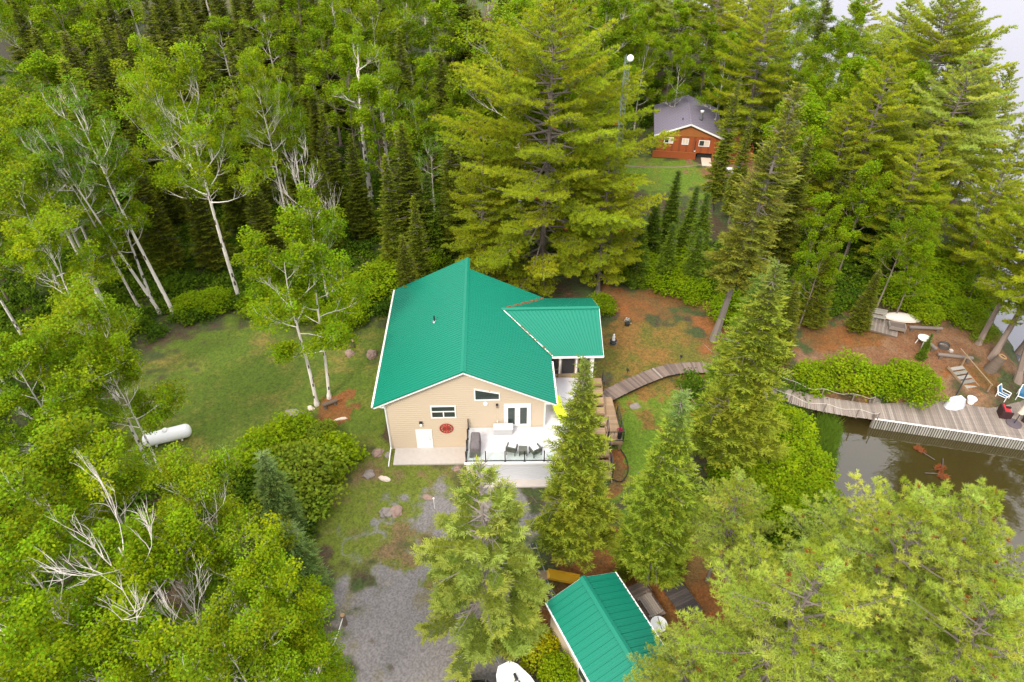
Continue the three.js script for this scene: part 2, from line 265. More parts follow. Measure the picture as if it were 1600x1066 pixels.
// aspen, birch and other broadleaf trees: limbs that fork into clumps of leaves
function broadleaf(s, o) {
  srand(s);
  const { h = 13, r = 3, cb = 0.35, limbs = 15, leaf = 0.138, col = [0.12, 0.25, 0.014], white = true, fill = 1, bare = 0.1, wood: wc, lean = 0, thick = 1 } = o;
  const W = new Sprig(), L = new Sprig(), bark = wc ? greyBark(wc) : white ? whiteBark() : greyBark();
  const trunk = [], tr = [], n = white && !wc ? 44 : 14, wx = rr(-0.5, 0.5), wz = rr(-0.5, 0.5), ph = rr(0, 6);
  const at = t => [wx * t * t * 1.2 + Math.sin(t * 5 + ph) * 0.22 * t + lean * t * h, t * h, wz * t * t * 1.2 + Math.cos(t * 4 + ph) * 0.22 * t];
  const rad0 = h * 0.0098 * thick, radAt = t => rad0 * (1 - 0.86 * t) + (t < 0.04 ? rad0 * 0.5 : 0);
  for (let i = 0; i <= n; i++) { trunk.push(at(i / n * 0.96)); tr.push(radAt(i / n)); }
  W.tube(trunk, tr, 7, bark);
  const clumps = [];
  const branch = (p0, az, el, len, r0, depth) => {
    const pts = [p0], rs = [r0]; let p = p0, a = az, e = el; const k = depth ? 3 : 5;
    for (let i = 1; i <= k; i++) { a += rr(-0.28, 0.28); e += rr(-0.12, 0.26); const d = dir(a, e), q = len / k; p = [p[0] + d[0] * q, p[1] + d[1] * q, p[2] + d[2] * q]; pts.push(p); rs.push(r0 * (1 - 0.85 * i / k)); }
    W.tube(pts, rs, depth > 1 ? 3 : 4, bark);
    if (depth < 2) { const m = depth ? 2 + Math.floor(rnd() * 2.5) : 6 + Math.floor(len * 1.4); for (let j = 0; j < m; j++) { const t = rr(0.35, 1), f = t * (pts.length - 1), i0 = Math.min(pts.length - 2, Math.floor(f)), ff = f - i0; const b = pts[i0].map((v, c) => mix(v, pts[i0 + 1][c], ff)); branch(b, a + rr(-1.15, 1.15), e + rr(-0.35, 0.5), len * (depth ? rr(0.4, 0.7) : rr(0.3, 0.52)), r0 * (1 - 0.8 * t) * 0.6 + 0.006, depth + 1); } }
    if (depth) clumps.push([p, depth]); else clumps.push([p, 1]);
  };
  for (let i = 0; i < limbs; i++) {
    const t = mix(cb, 0.95, (i + rr(0, 0.8)) / limbs), u = (t - cb) / (1 - cb), prof = Math.sqrt(Math.max(0.05, 1 - (u * 1.55 - 0.62) ** 2));
    branch(at(t), i * 2.4 + rr(-0.5, 0.5), mix(0.15, 0.95, u) + rr(-0.15, 0.2), r * prof * rr(0.72, 1.12), radAt(t) * 0.55, 0);
  }
  clumps.push([at(0.97), 1]);
  for (const [p, dep] of clumps) {
    if (rnd() < bare) continue;
    const rc = rr(0.24, 0.58) * (dep > 1 ? 0.9 : 1.15) * Math.min(1.2, r / 2.8), base = tone(col, 0.28, 0.2), nl = Math.round(46 * fill * rc * rc / (leaf * leaf) * 0.0225 * 4.2);
    for (let i = 0; i < nl; i++) {
      const d = dir(rr(0, 2 * PI), Math.asin(rr(-0.75, 1))), q = rc * Math.cbrt(rr(0.12, 1)), ld = dir(rr(0, 2 * PI), rr(-0.7, 0.35));
      L.leaf(p[0] + d[0] * q, p[1] + d[1] * q * 0.68, p[2] + d[2] * q, ld[0], ld[1], ld[2], leaf * rr(0.7, 1.2), leaf * rr(0.6, 0.95), tone(base, 0.2, 0.1));
    }
  }
  return { h, wood: W.geo(), crown: L.geo(1.14), mat: broadMat };
}
// a bare dead tree: the same forks, no leaves
function deadTree(s, o) { const t = broadleaf(s, { bare: 1.1, wood: [0.6, 0.55, 0.5], ...o }); return { ...t, crown: null }; }

// spruce and fir: whorls of flat sprays, thinning to a spire
function conifer(s, o) {
  srand(s);
  const { h = 14, r = 2.1, cb = 0.06, gap = 0.36, per = 9, col = [0.055, 0.095, 0.018], tip = [0.13, 0.19, 0.03], top = null, droop = 0.25, sparse = 0, dead = 0.04, blade = 0.15, bw = 0.062, curve = 0.82, bark = [0.13, 0.105, 0.09], inner = 0.12 } = o;
  const W = new Sprig(), L = new Sprig(), bk = greyBark(bark), tp = [], trd = [];
  const wx = rr(-0.2, 0.2), wz = rr(-0.2, 0.2), at = y => [wx * (y / h) ** 2, y, wz * (y / h) ** 2];
  for (let i = 0; i <= 9; i++) { tp.push(at(h * i / 9)); trd.push(h * 0.0125 * (1 - i / 9) + 0.012 + (i === 0 ? h * 0.005 : 0)); }
  W.tube(tp, trd, 7, bk);
  let y = cb * h;
  while (y < h - 0.15) {
    const t = (y - cb * h) / (h * (1 - cb)), rad = r * Math.pow(1 - t, curve) * (t < 0.08 ? 0.8 + t * 2.5 : 1), m = Math.max(4, Math.round(per * (0.55 + 0.45 * (1 - t)))), off = rr(0, 6);
    for (let b = 0; b < m; b++) {
      if (rnd() < sparse) continue;
      const az = off + b / m * 2 * PI + rr(-0.3, 0.3), len = Math.max(0.16, rad * rr(0.68, 1.12) * (1 + 0.12 * Math.sin(az * 2 + y))), el0 = mix(-0.12, 0.7, t * t) - droop * (1 - t) * 0.6 + rr(-0.1, 0.1);
      const o0 = at(y + rr(-0.12, 0.12)), ca = Math.cos(az), sa = Math.sin(az), k = 5, pts = [];
      for (let i = 0; i <= k; i++) { const q = i / k, out = len * q * Math.cos(el0), up = len * (q * Math.sin(el0) - droop * q * (1 - t) * 0.55 + droop * q * q * q * 0.75); pts.push([o0[0] + ca * out, o0[1] + up, o0[2] + sa * out]); }
      if (len > 0.5) W.tube(pts, pts.map((_, i) => 0.028 * Math.sqrt(len) * (1 - i / k) + 0.005), 3, bk);
      if (rnd() < dead) { for (let j = 0; j < 5; j++) { const p = pts[1 + j % 5], d = dir(az + rr(-1, 1), rr(-0.5, 0.4)); W.tube([p, [p[0] + d[0] * 0.5, p[1] + d[1] * 0.5, p[2] + d[2] * 0.5]], [0.012, 0.004], 3, () => [0.22, 0.19, 0.16]); } continue; }
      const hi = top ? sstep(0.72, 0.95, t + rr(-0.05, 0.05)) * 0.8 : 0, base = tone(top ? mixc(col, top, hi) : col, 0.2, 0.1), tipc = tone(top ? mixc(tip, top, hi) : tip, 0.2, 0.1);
      const nt = Math.max(3, Math.round(len / 0.115));
      for (let j = 0; j <= nt; j++) {
        const q = mix(inner, 1, j / nt), f = q * k, i0 = Math.min(k - 1, Math.floor(f)), ff = f - i0, P = pts[i0].map((v, c) => mix(v, pts[i0 + 1][c], ff));
        for (const sd of j === nt ? [0] : [-1, 1]) {
          const ta = az + sd * rr(0.7, 1.05), tl = j === nt ? blade * 1.6 : Math.min(0.62, len * 0.42 * (1 - q * 0.72) + 0.07) * rr(0.75, 1.15), dx = Math.cos(ta), dz = Math.sin(ta), dy = rr(-0.18, 0.12) + 0.1 * t;
          const nb = Math.max(1, Math.round(tl / 0.085));
          for (let e = 0; e <= nb; e++) { // small blades up the twig, the newest at its end
            const w = e / nb, bx = P[0] + dx * tl * w, by = P[1] + dy * tl * w, bz = P[2] + dz * tl * w, c = w > 0.7 || q > 0.9 ? tipc : base;
            for (const s2 of e === nb ? [0] : [-1, 1]) { const ba = ta + s2 * rr(0.5, 0.95), be = rr(-0.1, 0.55); L.blade(bx, by, bz, Math.cos(ba) * Math.cos(be), Math.sin(be), Math.sin(ba) * Math.cos(be), blade * rr(0.8, 1.2), bw, tone(c, 0.12)); }
          }
        }
      }
    }
    y += gap * rr(0.75, 1.2) * (1 - 0.35 * t);
  }
  return { h, wood: W.geo(), crown: L.geo(1.04), mat: needleMat };
}

// white pine: long limbs bearing plumes of needle tufts
function pine(s, o) {
  srand(s);
  const { h = 22, r = 5.2, cb = 0.22, limbs = 62, col = [0.24, 0.295, 0.010], col2 = [0.34, 0.38, 0.02], tuft = 0.27, needles = 15, step = 0.25, bark = [0.14, 0.115, 0.1], dead = 0.05, bw = 0.05, brown = 0.006, round = 0 } = o;
  const W = new Sprig(), L = new Sprig(), bk = greyBark(bark), tp = [], trd = [], wx = rr(-0.6, 0.6), wz = rr(-0.6, 0.6);
  const at = t => [wx * t * t + Math.sin(t * 6) * 0.12, t * h, wz * t * t + Math.cos(t * 5) * 0.12];
  for (let i = 0; i <= 12; i++) { tp.push(at(i / 12)); trd.push(h * 0.013 * (1 - 0.95 * i / 12) + 0.01 + (i === 0 ? h * 0.006 : 0)); }
  W.tube(tp, trd, 8, bk);
  const tuftAt = (x, y, z, az, el, c) => {
    const cc = rnd() < brown ? [0.3, 0.1, 0.03] : c;
    for (let i = 0; i < needles; i++) { const a = rr(0, 2 * PI), e = rr(-0.25, 1.35), d = dir(a, e), k = 0.45, f = dir(az, el); let dx = d[0] + f[0] * k, dy = d[1] + f[1] * k, dz = d[2] + f[2] * k; const n = Math.hypot(dx, dy, dz); L.blade(x, y, z, dx / n, dy / n, dz / n, tuft * rr(0.75, 1.15), bw, tone(cc, 0.16)); }
  };
  for (let b = 0; b < limbs; b++) {
    const u = Math.pow((b + rr(0, 0.9)) / limbs, 0.92), t = mix(cb, 0.985, u), prof = Math.pow(Math.sin(Math.min(1, (u * 0.86 + 0.17)) * PI), 0.75) * (1 - 0.35 * u) * (1 + round * 0.25 * u);
    const az = b * 2.399 + rr(-0.35, 0.35), len = Math.max(0.5, r * prof * rr(0.62, 1.18)), el = mix(-0.08, 0.75, u * u) + rr(-0.12, 0.12), o0 = at(t), k = 6, pts = [], bend = rr(-0.25, 0.25);
    for (let i = 0; i <= k; i++) { const q = i / k, a = az + bend * q; pts.push([o0[0] + Math.cos(a) * len * q, o0[1] + len * (q * Math.sin(el) - 0.1 * q + 0.22 * q * q * q), o0[2] + Math.sin(a) * len * q]); }
    W.tube(pts, pts.map((_, i) => (0.02 + 0.011 * len) * (1 - i / k) + 0.008), 4, bk);
    if (rnd() < dead) continue;
    const base = tone(mixc(col, col2, rnd()), 0.14, 0.08), side = [1];
    const ns = Math.max(3, Math.round(len * 0.72 / step));
    for (let j = 0; j <= ns; j++) {
      const q = mix(0.3, 1, j / ns), f = q * k, i0 = Math.min(k - 1, Math.floor(f)), ff = f - i0, P = pts[i0].map((v, c) => mix(v, pts[i0 + 1][c], ff));
      for (const sd of j === ns ? [0, -0.5, 0.5] : [-1, 1]) {
        const a2 = az + bend * q + sd * rr(0.6, 1.1), l2 = Math.max(0.25, Math.min(1.5, len * 0.4 * (1.12 - q * 0.8))) * rr(0.7, 1.2), e2 = rr(0.0, 0.35), c2 = tone(base, 0.12, 0.06);
        const E = [P[0] + Math.cos(a2) * l2, P[1] + Math.sin(e2) * l2, P[2] + Math.sin(a2) * l2];
        W.tube([P, E], [0.014, 0.005], 3, bk);
        const nt = Math.max(2, Math.round(l2 / 0.19));
        for (let e = 1; e <= nt; e++) { const w = e / nt, x = mix(P[0], E[0], w), y = mix(P[1], E[1], w), z = mix(P[2], E[2], w); tuftAt(x + rr(-0.1, 0.1), y + rr(-0.03, 0.12), z + rr(-0.1, 0.1), a2, 0.5, c2); }
      }
    }
  }
  return { h, wood: W.geo(), crown: L.geo(), mat: needleMat };
}
const mixc = (a, b, t) => a.map((v, i) => mix(v, b[i], t));

// a bush: stems from one root, domed clumps of leaves
function bush(s, o) {
  srand(s);
  const { r = 1.5, h = 1.9, n = 46, leaf = 0.13, col = [0.12, 0.24, 0.014], fill = 1 } = o, W = new Sprig(), L = new Sprig(), bk = greyBark([0.12, 0.1, 0.075]);
  for (let i = 0; i < n; i++) {
    const az = i * 2.4 + rr(-0.4, 0.4), u = Math.sqrt((i + 0.5) / n), out = r * u * rr(0.8, 1.02), up = h * Math.sqrt(Math.max(0.05, 1 - (u * 0.93) ** 2)) * rr(0.72, 1.05) * 0.86, p = [Math.cos(az) * out, up, Math.sin(az) * out];
    W.tube([[Math.cos(az) * 0.08, -0.05, Math.sin(az) * 0.08], [p[0] * 0.45, up * 0.6, p[2] * 0.45], p], [0.022, 0.014, 0.005], 3, bk);
    const rc = rr(0.3, 0.5) * r / 1.5, base = tone(col, 0.16, 0.12), nl = Math.round(48 * fill * (rc / 0.4) ** 2 * (0.13 / leaf) ** 2 * 1.3);
    for (const low of [0, 1]) for (let k = 0; k < nl / (low + 1); k++) { const d = dir(rr(0, 2 * PI), Math.asin(rr(-0.8, 1))), q = rc * Math.cbrt(rr(0.15, 1)), ld = dir(rr(0, 2 * PI), rr(-0.6, 0.5)); L.leaf(p[0] * (1 - low * 0.12) + d[0] * q, Math.max(0.04, p[1] * (1 - low * 0.45) + d[1] * q * 0.75), p[2] * (1 - low * 0.12) + d[2] * q, ld[0], ld[1], ld[2], leaf * rr(0.7, 1.2), leaf * rr(0.6, 0.9), tone(base, 0.2, 0.1)); }
  }
  return { h, wood: W.geo(), crown: L.geo(1.14), mat: broadMat };
}

const lime = [0.172, 0.27, 0.008], mid = [0.15, 0.25, 0.007], deep = [0.12, 0.2, 0.007];
const species = {
  aspen: [broadleaf(11, { col: lime, fill: 0.85 }), broadleaf(12, { col: [0.16, 0.245, 0.01], h: 12, r: 3.4, limbs: 14, fill: 0.85, bare: 0.18 }), broadleaf(13, { col: [0.145, 0.245, 0.008], h: 14, r: 2.9, cb: 0.4 }), broadleaf(14, { col: mid, h: 13, r: 3.1, bare: 0.2 }), broadleaf(15, { col: lime, h: 20, r: 4.3, cb: 0.48, limbs: 19 })],
  birch: [broadleaf(21, { col: mid, h: 15, r: 2.6, cb: 0.5, limbs: 13, fill: 0.85 }), broadleaf(22, { col: mid, h: 14, r: 3.2, cb: 0.36, limbs: 14 }), broadleaf(23, { col: [0.1, 0.2, 0.02], h: 16, r: 2.4, cb: 0.6, limbs: 12, bare: 0.62 }), broadleaf(24, { col: mid, h: 17, r: 2.8, cb: 0.52, limbs: 9, bare: 0.5, thick: 1.7 })],
  poplar: [broadleaf(31, { col: deep, h: 14, r: 2.7, white: false, limbs: 15, leaf: 0.16 }), broadleaf(32, { col: mid, h: 13, r: 2.9, white: false, limbs: 14, leaf: 0.16 })],
  dead: [deadTree(41, { h: 11, r: 3.4, cb: 0.45, limbs: 11 }), deadTree(42, { h: 12, r: 2.4, cb: 0.5, limbs: 10 })],
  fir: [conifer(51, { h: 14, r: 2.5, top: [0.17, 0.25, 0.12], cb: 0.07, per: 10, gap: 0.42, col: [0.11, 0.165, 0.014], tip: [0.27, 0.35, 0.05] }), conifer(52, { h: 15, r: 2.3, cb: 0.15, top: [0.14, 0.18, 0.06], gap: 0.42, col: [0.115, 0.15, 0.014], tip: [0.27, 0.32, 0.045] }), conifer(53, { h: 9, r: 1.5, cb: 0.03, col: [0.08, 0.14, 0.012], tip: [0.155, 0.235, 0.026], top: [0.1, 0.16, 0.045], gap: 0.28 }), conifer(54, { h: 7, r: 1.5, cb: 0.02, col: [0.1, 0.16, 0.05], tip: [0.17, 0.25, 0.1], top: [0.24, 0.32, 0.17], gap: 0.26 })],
  spruce: [conifer(61, { h: 15, r: 2.5, col: [0.07, 0.095, 0.009], tip: [0.16, 0.19, 0.02], droop: 0.4, cb: 0.1 }), conifer(62, { h: 14, r: 2.0, col: [0.09, 0.12, 0.01], tip: [0.2, 0.24, 0.026], droop: 0.35, cb: 0.08, curve: 0.75 }), conifer(63, { h: 17, r: 2.5, col: [0.085, 0.108, 0.012], tip: [0.18, 0.205, 0.026], droop: 0.4, cb: 0.12, dead: 0.08 })],
  openspruce: [conifer(71, { h: 14, r: 3.2, col: [0.15, 0.195, 0.036], tip: [0.27, 0.325, 0.085], droop: 0.3, gap: 0.36, per: 8, cb: 0.12, sparse: 0.46, dead: 0.18, inner: 0.48, curve: 0.7, bark: [0.2, 0.17, 0.15] }), conifer(72, { h: 20, r: 2.4, col: [0.14, 0.16, 0.024], tip: [0.25, 0.265, 0.05], droop: 0.45, gap: 0.4, per: 8, cb: 0.3, sparse: 0.12, dead: 0.1, inner: 0.22, curve: 0.62, bark: [0.17, 0.145, 0.125] })],
  pine: [pine(81, { h: 25, r: 8.6, cb: 0.07, limbs: 150, round: 1 }), pine(82, { h: 20, r: 5.4, cb: 0.1, limbs: 94 }), pine(83, { h: 15, r: 5.0, cb: 0.3, limbs: 88, tuft: 0.23, needles: 22, bw: 0.034, col: [0.28, 0.35, 0.03], col2: [0.39, 0.45, 0.085], brown: 0.012 }), pine(84, { h: 16, r: 4.4, cb: 0.36, limbs: 58, dead: 0.14, bark: [0.22, 0.17, 0.14] })],
  bush: [bush(91, { col: lime, n: 40, leaf: 0.15 }), bush(92, { col: mid, r: 1.7, n: 44, leaf: 0.15 }), bush(93, { col: [0.17, 0.25, 0.03], r: 1.4, leaf: 0.12 }), bush(94, { col: [0.3, 0.34, 0.012], r: 1.2, h: 1.1, leaf: 0.14, n: 30 })],
};
const planted = [];
function plant(kind, v, [x, z], h, wide, label, group, o = {}) {
  const sp = species[kind][v % species[kind].length], s = h / sp.h, isBush = kind === 'bush';
  const t = thing(isBush ? 'leafy_bush' : { aspen: 'aspen_tree', birch: 'birch_tree', poplar: 'broadleaf_tree', dead: 'dead_tree', fir: 'fir_tree', spruce: 'spruce_tree', openspruce: 'spruce_tree', pine: 'pine_tree' }[kind], label, isBush ? 'bush' : 'tree', [x, groundH(x, z) - (isBush ? 0.02 : 0.12), z], o.turn ?? hash2(Math.round(x * 31), Math.round(z * 17)) * 6.28, group);
  t.scale.set(s * wide, s, s * wide); if (o.tilt) { t.rotation.order = 'XYZ'; t.rotation.z = o.tilt; }
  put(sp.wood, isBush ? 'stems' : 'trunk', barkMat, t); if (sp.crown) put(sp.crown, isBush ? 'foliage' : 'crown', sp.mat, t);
  planted.push([x, z, h]); return t;
}

// ---------------------------------------------------------------- the green-roofed house
srand(500);
const house = thing('main_house', 'beige house with green metal gable roof and screened porch', 'house', [-3.13, 0, -33.18], R(1.6));
const HW = 5.35, EH = 6.08, EY = 4.5, RY = 7.45, SL = (RY - EY) / EH;
// ribbed metal sheet lying on the slope from line a-b (top) to line c-d (bottom); ribs run from top to bottom
function ribbed(a, b, c, d, pitch, rise = 0.028, thick = 0.03) {
  const A = V(...a), B = V(...b), Cc = V(...c), D = V(...d), n = Math.max(2, Math.round(Math.max(A.distanceTo(B), Cc.distanceTo(D)) / pitch)), p = [], ix = [];
  const nor = B.clone().sub(A).lengthSq() > 0.01 ? B.clone().sub(A).cross(Cc.clone().sub(A)).normalize() : D.clone().sub(Cc).cross(Cc.clone().sub(A)).normalize(); if (nor.y < 0) nor.negate();
  const prof = []; for (let i = 0; i < n; i++) { prof.push([i / n, 0], [(i + 0.74) / n, 0], [(i + 0.8) / n, 1], [(i + 0.94) / n, 1]); } prof.push([1, 0]);
  for (const [t, e] of prof) for (const [P, Q, off] of [[A, B, rise * e], [Cc, D, rise * e], [Cc, D, -thick], [A, B, -thick]]) { const q = P.clone().lerp(Q, t).addScaledVector(nor, off); p.push(q.x, q.y, q.z); }
  for (let i = 0; i < prof.length - 1; i++) for (let k = 0; k < 4; k++) { const u = i * 4 + k, w = i * 4 + (k + 1) % 4; ix.push(u, w, u + 4, w, w + 4, u + 4); }
  const e = (prof.length - 1) * 4; ix.push(0, 2, 1, 0, 3, 2, e, e + 1, e + 2, e, e + 2, e + 3);
  const g = new THREE.BufferGeometry(); g.setAttribute('position', new THREE.Float32BufferAttribute(p, 3)); g.setIndex(ix); return g.toNonIndexed();
}
{
  const zf = 0.42, zbL = -13.3, zbR = -11.75, y0 = RY + 0.02;
  // walls
  const gable = new THREE.Shape([[-HW, 0], [HW, 0], [HW, RY - SL * HW - 0.2], [0, RY - 0.2], [-HW, RY - SL * HW - 0.2]].map(q => new THREE.Vector2(...q)));
  put(new THREE.ExtrudeGeometry(gable, { depth: 11.4, bevelEnabled: false }).translate(0, 0, -11.42), 'wall', mat.siding, house);
  const courses = [];
  for (let y = 0.02, i = 0; y < RY - 0.32; y += 0.19, i++) { const half = Math.min(HW, (RY - 0.24 - y - 0.1) / SL); if (half < 0.1) break; courses.push(box(half * 2, 0.165, 0.035, 0, y + 0.095, 0.002, R(-5))); }
  put(courses, 'siding', mat.siding, house).userData.kind = 'stuff';
  const sideC = []; for (let y = 0.02; y < 4.4; y += 0.145) sideC.push(box(0.022, 0.15, 11.3, -HW - 0.006, y + 0.075, -5.7, 0, 0, R(-5.5))); put(sideC, 'siding', mat.siding, house).userData.kind = 'stuff';
  for (const s of [-1, 1]) put(box(0.1, 4.4, 0.1, s * (HW + 0.005), 2.2, 0.02), 'corner_board', mat.cream, house);
  // roof slopes, ridge cap, rake boards, gutters
  put(ribbed([0, y0, zf], [0, y0, zbL], [-EH, EY, zf], [-EH, EY, zbL], 0.25, 0.04), 'roof_panel', mat.roof, house);
  put(ribbed([0, y0, zf], [0, y0, zbR], [EH, EY, zf], [EH, EY, zbR], 0.25, 0.04), 'roof_panel', mat.roof, house);
  const capL = []; for (const s of [-1, 1]) capL.push(box(0.2, 0.012, 13.75, s * 0.09, RY + 0.055 - 0.04, (zf + zbL) / 2, 0, 0, -s * Math.atan(SL))); put(capL, 'ridge_cap', mat.roof, house);
  for (const s of [-1, 1]) { // rake trim: white board under a green edge
    put(beam([0, RY - 0.14, zf - 0.03], [s * EH, EY - 0.14, zf - 0.03], 0.03, 0.19), 'rake_board', mat.white, house);
    put(beam([0, RY - 0.012, zf + 0.012], [s * (EH + 0.01), EY - 0.012, zf + 0.012], 0.03, 0.1), 'rake_edge', mat.roof, house);
    put(box(EH - HW, 0.04, s < 0 ? zf - zbL - 0.1 : 4.6, s * (EH + HW) / 2, EY - 0.1, s < 0 ? (zf + zbL) / 2 : zf - 2.35), 'soffit', mat.white, house);
  }
  put(box(0.13, 0.13, zf - zbL, -EH - 0.06, EY - 0.03, (zf + zbL) / 2), 'gutter', mat.cream, house);
  put(box(0.11, 0.12, 4.3, EH + 0.05, EY - 0.03, zf - 2.15), 'gutter', mat.cream, house);
  put([bar([-EH - 0.03, EY - 0.1, 0.28], [-HW - 0.03, EY - 0.42, 0.1], 0.045), bar([-HW - 0.03, EY - 0.42, 0.1], [-HW - 0.02, 1.4, 0.1], 0.045), bar([-HW - 0.02, 1.4, 0.1], [-HW - 0.02, 0.35, 0.2], 0.045), bar([-HW - 0.02, 0.35, 0.2], [-HW - 0.05, 0.05, 1.7], 0.045)], 'downspout', mat.white, house);
  const vp = put(cyl(0.055, 0.055, 0.55, -2.3, RY - SL * 2.3 + 0.28, -6.4, 10), 'vent_pipe', mat.black, house); put(cyl(0.1, 0.17, 0.1, -2.3, RY - SL * 2.3 + 0.06, -6.4, 12), 'flashing', mat.galv, vp);
  // porch wing, its ridge square to the main one
  const pr = 6.2, pe = 4.5, pz = -8.05, pf = -4.42, pb = -11.7, px = 9.85, vx = (RY - pr) / SL, wx = (RY - pe) / SL;
  put(box(3.9, 4.4, 6.4, 7.25, 2.2, pz - 0.15), 'porch_wall', mat.white, house);
  { const t = 4; const pan = (a, b, c, d) => put(ribbed(a, b, c, d, 0.3, 0.035), 'porch_roof_panel', mat.roof, house);
    pan([vx, pr + 0.02, pz], [px, pr + 0.02, pz], [wx + 0.03, pe + 0.02, pf], [px, pe + 0.02, pf]);
    pan([vx, pr + 0.02, pz], [px, pr + 0.02, pz], [wx, pe + 0.02, pb], [px, pe + 0.02, pb]); }
  put([box(px - vx, 0.012, 0.2, (px + vx) / 2, pr + 0.075, pz + 0.09, R(25)), box(px - vx, 0.012, 0.2, (px + vx) / 2, pr + 0.075, pz - 0.09, R(-25))], 'ridge_cap', mat.roof, house);
  put(box(px - wx, 0.16, 0.04, (px + wx) / 2 + 0.05, pe - 0.06, pf + 0.03), 'fascia', mat.white, house);
  put([beam([px + 0.02, pr - 0.08, pz], [px + 0.02, pe - 0.08, pf + 0.03], 0.03, 0.16), beam([px + 0.02, pr - 0.08, pz], [px + 0.02, pe - 0.08, pb], 0.03, 0.16)], 'rake_board', mat.white, house);
  // valleys: pale flashing, littered with fallen needles
  put(beam([vx, pr + 0.075, pz], [wx + 0.1, pe + 0.08, pf], 0.07, 0.015), 'valley_flashing', mat.cream, house);
  srand(77); const deb = []; for (let i = 0; i < 45; i++) { const t = rr(0.15, 1), k = rr(-0.08, 0.1); deb.push(box(rr(0.04, 0.1), 0.02, rr(0.04, 0.1), mix(vx, wx + 0.1, t) + k, mix(pr, pe, t) + 0.095, mix(pz, pf, t) + k * 0.4, 0, rr(0, 3))); } put(deb, 'fallen_needles', mat.needles, house).userData.kind = 'stuff';
  const deb2 = []; for (let i = 0; i < 240; i++) { const t = rr(0.12, 0.95), w = rr(-0.1, 0.55) * t; const dx = mix(vx, wx, t) + w * 0.3, dz = mix(pz, pb, t) + w * 0.8; deb2.push(box(rr(0.1, 0.3), 0.02, rr(0.08, 0.2), dx, RY - SL * dx + 0.06 + (dz - mix(pz, pb, t)) * 0.0 + 0.01, dz, 0, rr(0, 3), -Math.atan(SL))); } put(deb2, 'fallen_needles', mat.needles, house).userData.kind = 'stuff';
  // porch front: screen door, screened bays, posts
  const fz = pz - 0.15 + 3.2, F = 2.0;
  const door = put(box(0.06, 1.98, 0.05, 5.96, F + 1.02, fz + 0.03), 'screen_door', mat.brown, house);
  put([box(0.06, 1.98, 0.05, 6.7, F + 1.02, fz + 0.03), box(0.68, 0.08, 0.05, 6.33, F + 1.97, fz + 0.031), box(0.68, 0.09, 0.05, 6.33, F + 0.82, fz + 0.031), box(0.68, 0.1, 0.05, 6.33, F + 0.09, fz + 0.031), box(0.04, 0.68, 0.04, 6.33, F + 0.46, fz + 0.03)], 'door_frame', mat.brown, door);
  put(box(0.68, 1.84, 0.012, 6.33, F + 1.02, fz + 0.012), 'screen', mat.screen, door);
  for (const [x, w] of [[7.42, 0.95], [8.55, 0.8]]) { const b = put(box(w, 1.62, 0.012, x, F + 1.2, fz + 0.014), 'porch_screen', mat.screen, house); put([box(0.07, 1.72, 0.05, x - w / 2 - 0.03, F + 1.2, fz + 0.03), box(0.07, 1.72, 0.05, x + w / 2 + 0.03, F + 1.2, fz + 0.03), box(w, 0.07, 0.05, x, F + 0.36, fz + 0.031)], 'screen_frame', mat.tan, b); }
  put(box(3.5, 0.4, 0.04, 7.2, F + 0.16, fz + 0.005), 'kick_panel', mat.tan, house); put(box(0.16, 2.4, 0.16, 9.22, F + 1.2, fz + 0.02), 'porch_post', mat.white, house);
  // gable windows and doors
  const win = (x0, x1, y0, y1, name) => { const w = x1 - x0, h = y1 - y0, x = (x0 + x1) / 2, y = (y0 + y1) / 2, o = new THREE.Group(); o.name = name; house.add(o); o.position.set(x, y, 0.03); return [o, w, h]; };
  const [w1, a, b] = win(-2.37, -0.65, 3.02, 4.08, 'window');
  put([box(a, 0.09, 0.08, 0, b / 2, 0), box(a, 0.09, 0.08, 0, -b / 2, 0), box(0.09, b - 0.09, 0.08, -a / 2 + 0.045, 0, 0), box(0.09, b - 0.09, 0.08, a / 2 - 0.045, 0, 0), box(a - 0.18, 0.08, 0.07, 0, 0.04, 0), box(0.08, b / 2 - 0.05, 0.07, 0, -b / 4, 0)], 'frame', mat.white, w1);
  put(box(a - 0.2, b / 2 - 0.1, 0.02, 0, b / 4 + 0.02, 0), 'pane', mat.window, w1); for (const s of [-1, 1]) put(box(a / 2 - 0.14, b / 2 - 0.1, 0.02, s * (a / 4 - 0.02), -b / 4, 0), 'pane', mat.window, w1);
  { const tw = new THREE.Group(); tw.name = 'trapezoid_window'; house.add(tw); tw.position.set(0.62, 4.55, 0.03); const w = 1.72, hl = 1.06, hr = 0.62;
    const sh = new THREE.Shape([[0, 0], [w, 0], [w, hr], [0, hl]].map(q => new THREE.Vector2(...q))); sh.holes.push(new THREE.Path([[0.08, 0.1], [0.08, hl - 0.11], [w - 0.08, hr - 0.06], [w - 0.08, 0.1]].map(q => new THREE.Vector2(...q))));
    put(new THREE.ExtrudeGeometry(sh, { depth: 0.08, bevelEnabled: false }).translate(0, 0, -0.04), 'frame', mat.white, tw);
    put(new THREE.ExtrudeGeometry(new THREE.Shape([[0.05, 0.06], [w - 0.05, 0.06], [w - 0.05, hr - 0.04], [0.05, hl - 0.06]].map(q => new THREE.Vector2(...q))), { depth: 0.02, bevelEnabled: false }), 'pane', mat.window, tw);
    put(box(0.05, 0.75, 0.05, w * 0.6, 0.46, 0.0), 'mullion', mat.dark, tw); }
